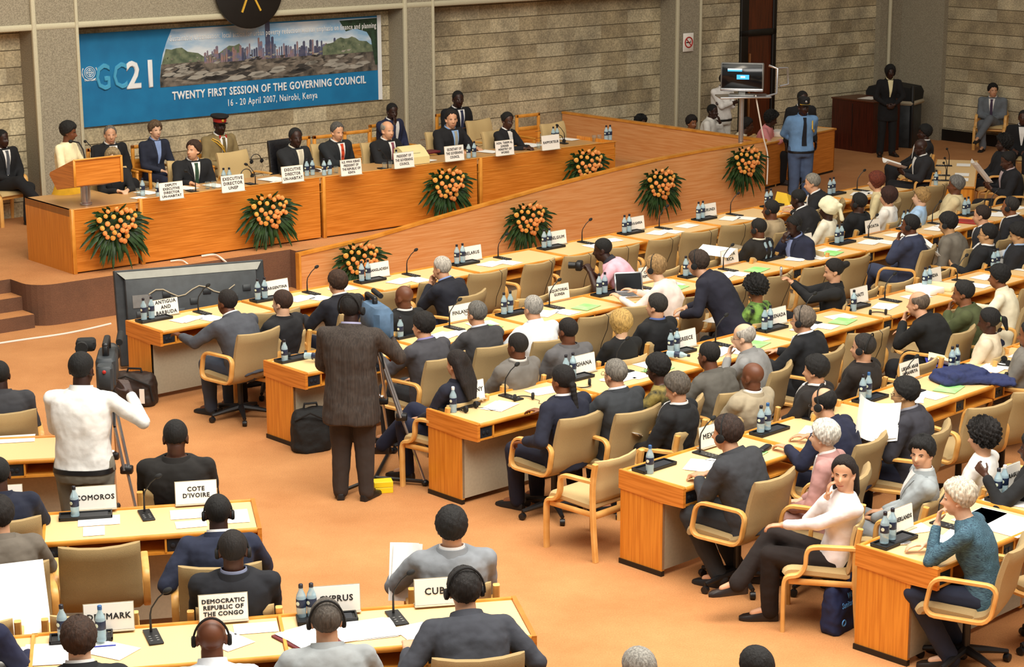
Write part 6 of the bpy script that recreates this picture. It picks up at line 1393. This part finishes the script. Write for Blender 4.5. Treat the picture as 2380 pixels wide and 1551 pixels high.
# ------------------------------------------------------------------ things people hold
def hold_paper(key,local,rz,tilt,label,w=.21,h=.30,n=2,m='paper',curl=3):
    g,loc,rot,k=PH[key]; q=loc+rot@Vector(local); return paper(q,g.rotation_euler.z+rz,label,w,h,m,n,curl=curl,tilt=tilt)
hold_paper('as1',(-.08,.50,.86),.1,(R(35),0),'white papers held by the person with glasses at upper right')
o=paper(at(2030,990,.97),PH['as2'][0].rotation_euler.z-1.1,'large white papers raised by the person in charcoal',w=.34,h=.30,n=2,tilt=(R(60),R(12)),curl=8)
hold_paper('pr1',(0,.45,.84),0,(R(18),0),'white document on the lap of the shadowed reader',w=.3)
hold_paper('pr2',(0,.47,1.0),0,(R(50),0),'folded white papers held by the red-lanyard reader',w=.34,h=.36)
hold_paper('rd',(-.06,.36,.71),.2,(R(10),0),'open white document on the lap of the greying reader',w=.36,h=.26,n=3)
o=paper(at(936,1325,.83),R(104),'white sheets held up by the person in the grey suit',w=.19,h=.38,n=2,tilt=(R(70),0),curl=2)
o.rotation_euler=(R(72),0,R(8))
hold_paper('cr',(-.02,.34,.66),.3,(R(12),0),'cream papers on a blue folder in the green hair tie person\'s lap',w=.2,h=.28,m='paper_y')
g_,loc_,rot_,k_=PH['cr']; o=MB().box(-.13,.13,-.18,.18,-.01,0,.002).build('folder','blue_p',loc=tuple(loc_+rot_@Vector((-.02,.34,.655))),rot=(R(12),0,g_.rotation_euler.z+.3)); tag(o,'bright blue folder on the lap of the cream jacket person','folder')
g_,loc_,rot_,k_=PH['pho2']; o=MB().box(-.03,.03,-.012,.012,-.05,.05,.006).build('mobile_phone','silver',loc=tuple(loc_+rot_@Vector((0,.50,1.12))),rot=(0,0,g_.rotation_euler.z)); tag(o,'small silver phone held up by the person in black','phone')
g_,loc_,rot_,k_=PH['pho']; g=thing('photo_camera','black photo camera in the crouching photographer\'s hands','camera',tuple(loc_+rot_@Vector((-.04,.60,1.0))),g_.rotation_euler.z)
MB().box(-.07,.07,-.035,.035,-.05,.05,.012).build('camera_body','black',g); MB().lathe([(.02,0),(.036,0),(.038,.09),(.02,.09)],14,Matrix.Translation((0,.03,0))@Matrix.Rotation(-PI/2,4,'X')).build('lens','black',g)
pp_=at(1690,592,.80); o=paper(at(1664,588,.90),R(-38),'long white sheet held out beside the pinstriped suit',w=.46,h=.2,tilt=(R(24),0))
o=paper(at(1690,752,.66),R(60),'open white document on the green-patterned person\'s lap',w=.3,h=.4,n=3)
o=paper(at(591,797,.68),R(150),'white booklet in the lap of the dark-suited person, front row',w=.24,h=.2,n=3)
o=paper(at(38,1385,.80),R(20),'large white sheet at the left edge',w=.36,h=.5,tilt=(R(55),0))

g_,loc_,rot_,k_=PH['speaker']; m=MB(); m.loft([[tuple(k_['spine'](t)+Vector((rx*math.cos(q),ry*math.sin(q),0))) for q in np.linspace(0,2*PI,25)[:-1]] for t,rx,ry in ((-.42,.27,.22),(-.2,.215,.17),(.08,.16,.125),(.12,.155,.12))]); m.build('yellow_peplum',cloth('#efb92c'),g_)
g_,loc_,rot_,k_=PH['officer']; T_=k_['T0']; m=MB()
for sg in (-1,1): m.box(sg*.05-.012,sg*.05+.012,.105,.12,-.07,.01,.003,Matrix.Translation(T_))
m.build('collar_tabs','red',g_)
m=MB(); m.tube([tuple(T_+Vector(p)) for p in ((.17,.06,-.05),(.12,.13,-.09),(.06,.165,-.16),(.0,.17,-.26),(.03,.17,-.16),(.10,.15,-.07),(.16,.08,-.03))],.009,6); 
for sg in (-1,1): m.box(sg*.14-.045,sg*.14+.045,-.03,.03,-.045,-.03,.004,Matrix.Translation(T_))
m.build('gold_braid','gold',g_)
g_,loc_,rot_,k_=PH['guard']; T_=k_['T0']; m=MB(); m.tube([tuple(T_+Vector(p)) for p in ((-.17,.0,-.05),(-.13,.10,-.09),(-.12,.13,-.2),(-.17,.06,-.26),(-.2,.0,-.16),(-.17,-.02,-.05))],.011,6); m.build('gold_aiguillette','gold',g_)

for k,(x,y,t,l) in enumerate([(548,352,'high','empty tan high-backed chair in front of the officer'),(1120,283,'high','empty tan high-backed chair left of the woman in glasses'),(1292,292,'high','empty tan high-backed chair behind the RAPPORTEUR sign')]):
    p=at(x,y,PZ+.98)+VS*-.30; p.z=PZ; place(t,mk_high,tuple(p),SA+PI+.15,l,'chairs')
for k,(x,y,l) in enumerate([(692,318,'left one of three behind the dais centre'),(765,312,'middle one of three behind the dais centre'),(835,303,'right one of three behind the dais centre'),(1232,268,'by the side barrier behind the dais')]):
    p=at(x,y,PZ+.96)+VS*-.25; p.z=PZ; place('slot',mk_slot,tuple(p),SA+PI,'empty slot-backed wooden armchair, '+l,'chairs')

for x,y,rz,l in ((708,822,R(75),'water bottle lying on its side on the aisle-end tray of the second row'),(1550,826,R(70),'water bottle lying on its side before the GREECE sign')):
    p=at(x,y,TZ+.06); o=place('bottlecap_d',None,tuple(p),0,l,'water bottles'); o.rotation_euler=(R(90),0,rz)
for x,y,l in ((574,386,'left of the second dais microphone'),(597,352,'to the right of the officer'),(1131,287,'right of the standing badge wearer'),(1302,314,'behind the RAPPORTEUR microphone')):
    p=at(x,y,PZ+.90); q=Vector((p.x,p.y,p.z-.09)); o=place('phones',None,tuple(q),0,'black headphones hooked over a dais chair back, '+l,'headphones'); o.rotation_euler=(R(90),0,SA)
# ------------------------------------------------------------------ apply the queued modifiers and lettering in one pass
bpy.context.view_layer.update()
dg=bpy.context.evaluated_depsgraph_get()
done=[]
for o in bake:
    me=bpy.data.meshes.new_from_object(o.evaluated_get(dg)); me.name=o.name; done.append((o,me))
for o,me in done:
    if o.type=='FONT':
        if 'fit' in o:
            xs=[v.co.x for v in me.vertices]; k=o['fit']/max(1e-6,max(xs)-min(xs)); o.scale=(o.scale[0]*k,o.scale[1],o.scale[2])
        n=bpy.data.objects.new('tmp',me); C.objects.link(n); n.parent=o.parent; n.location=o.location.copy(); n.rotation_euler=o.rotation_euler.copy(); n.scale=o.scale.copy(); nm=o.name
        old=o.data; bpy.data.objects.remove(o); bpy.data.curves.remove(old); n.name=nm
    else:
        o.modifiers.clear(); o.data=me
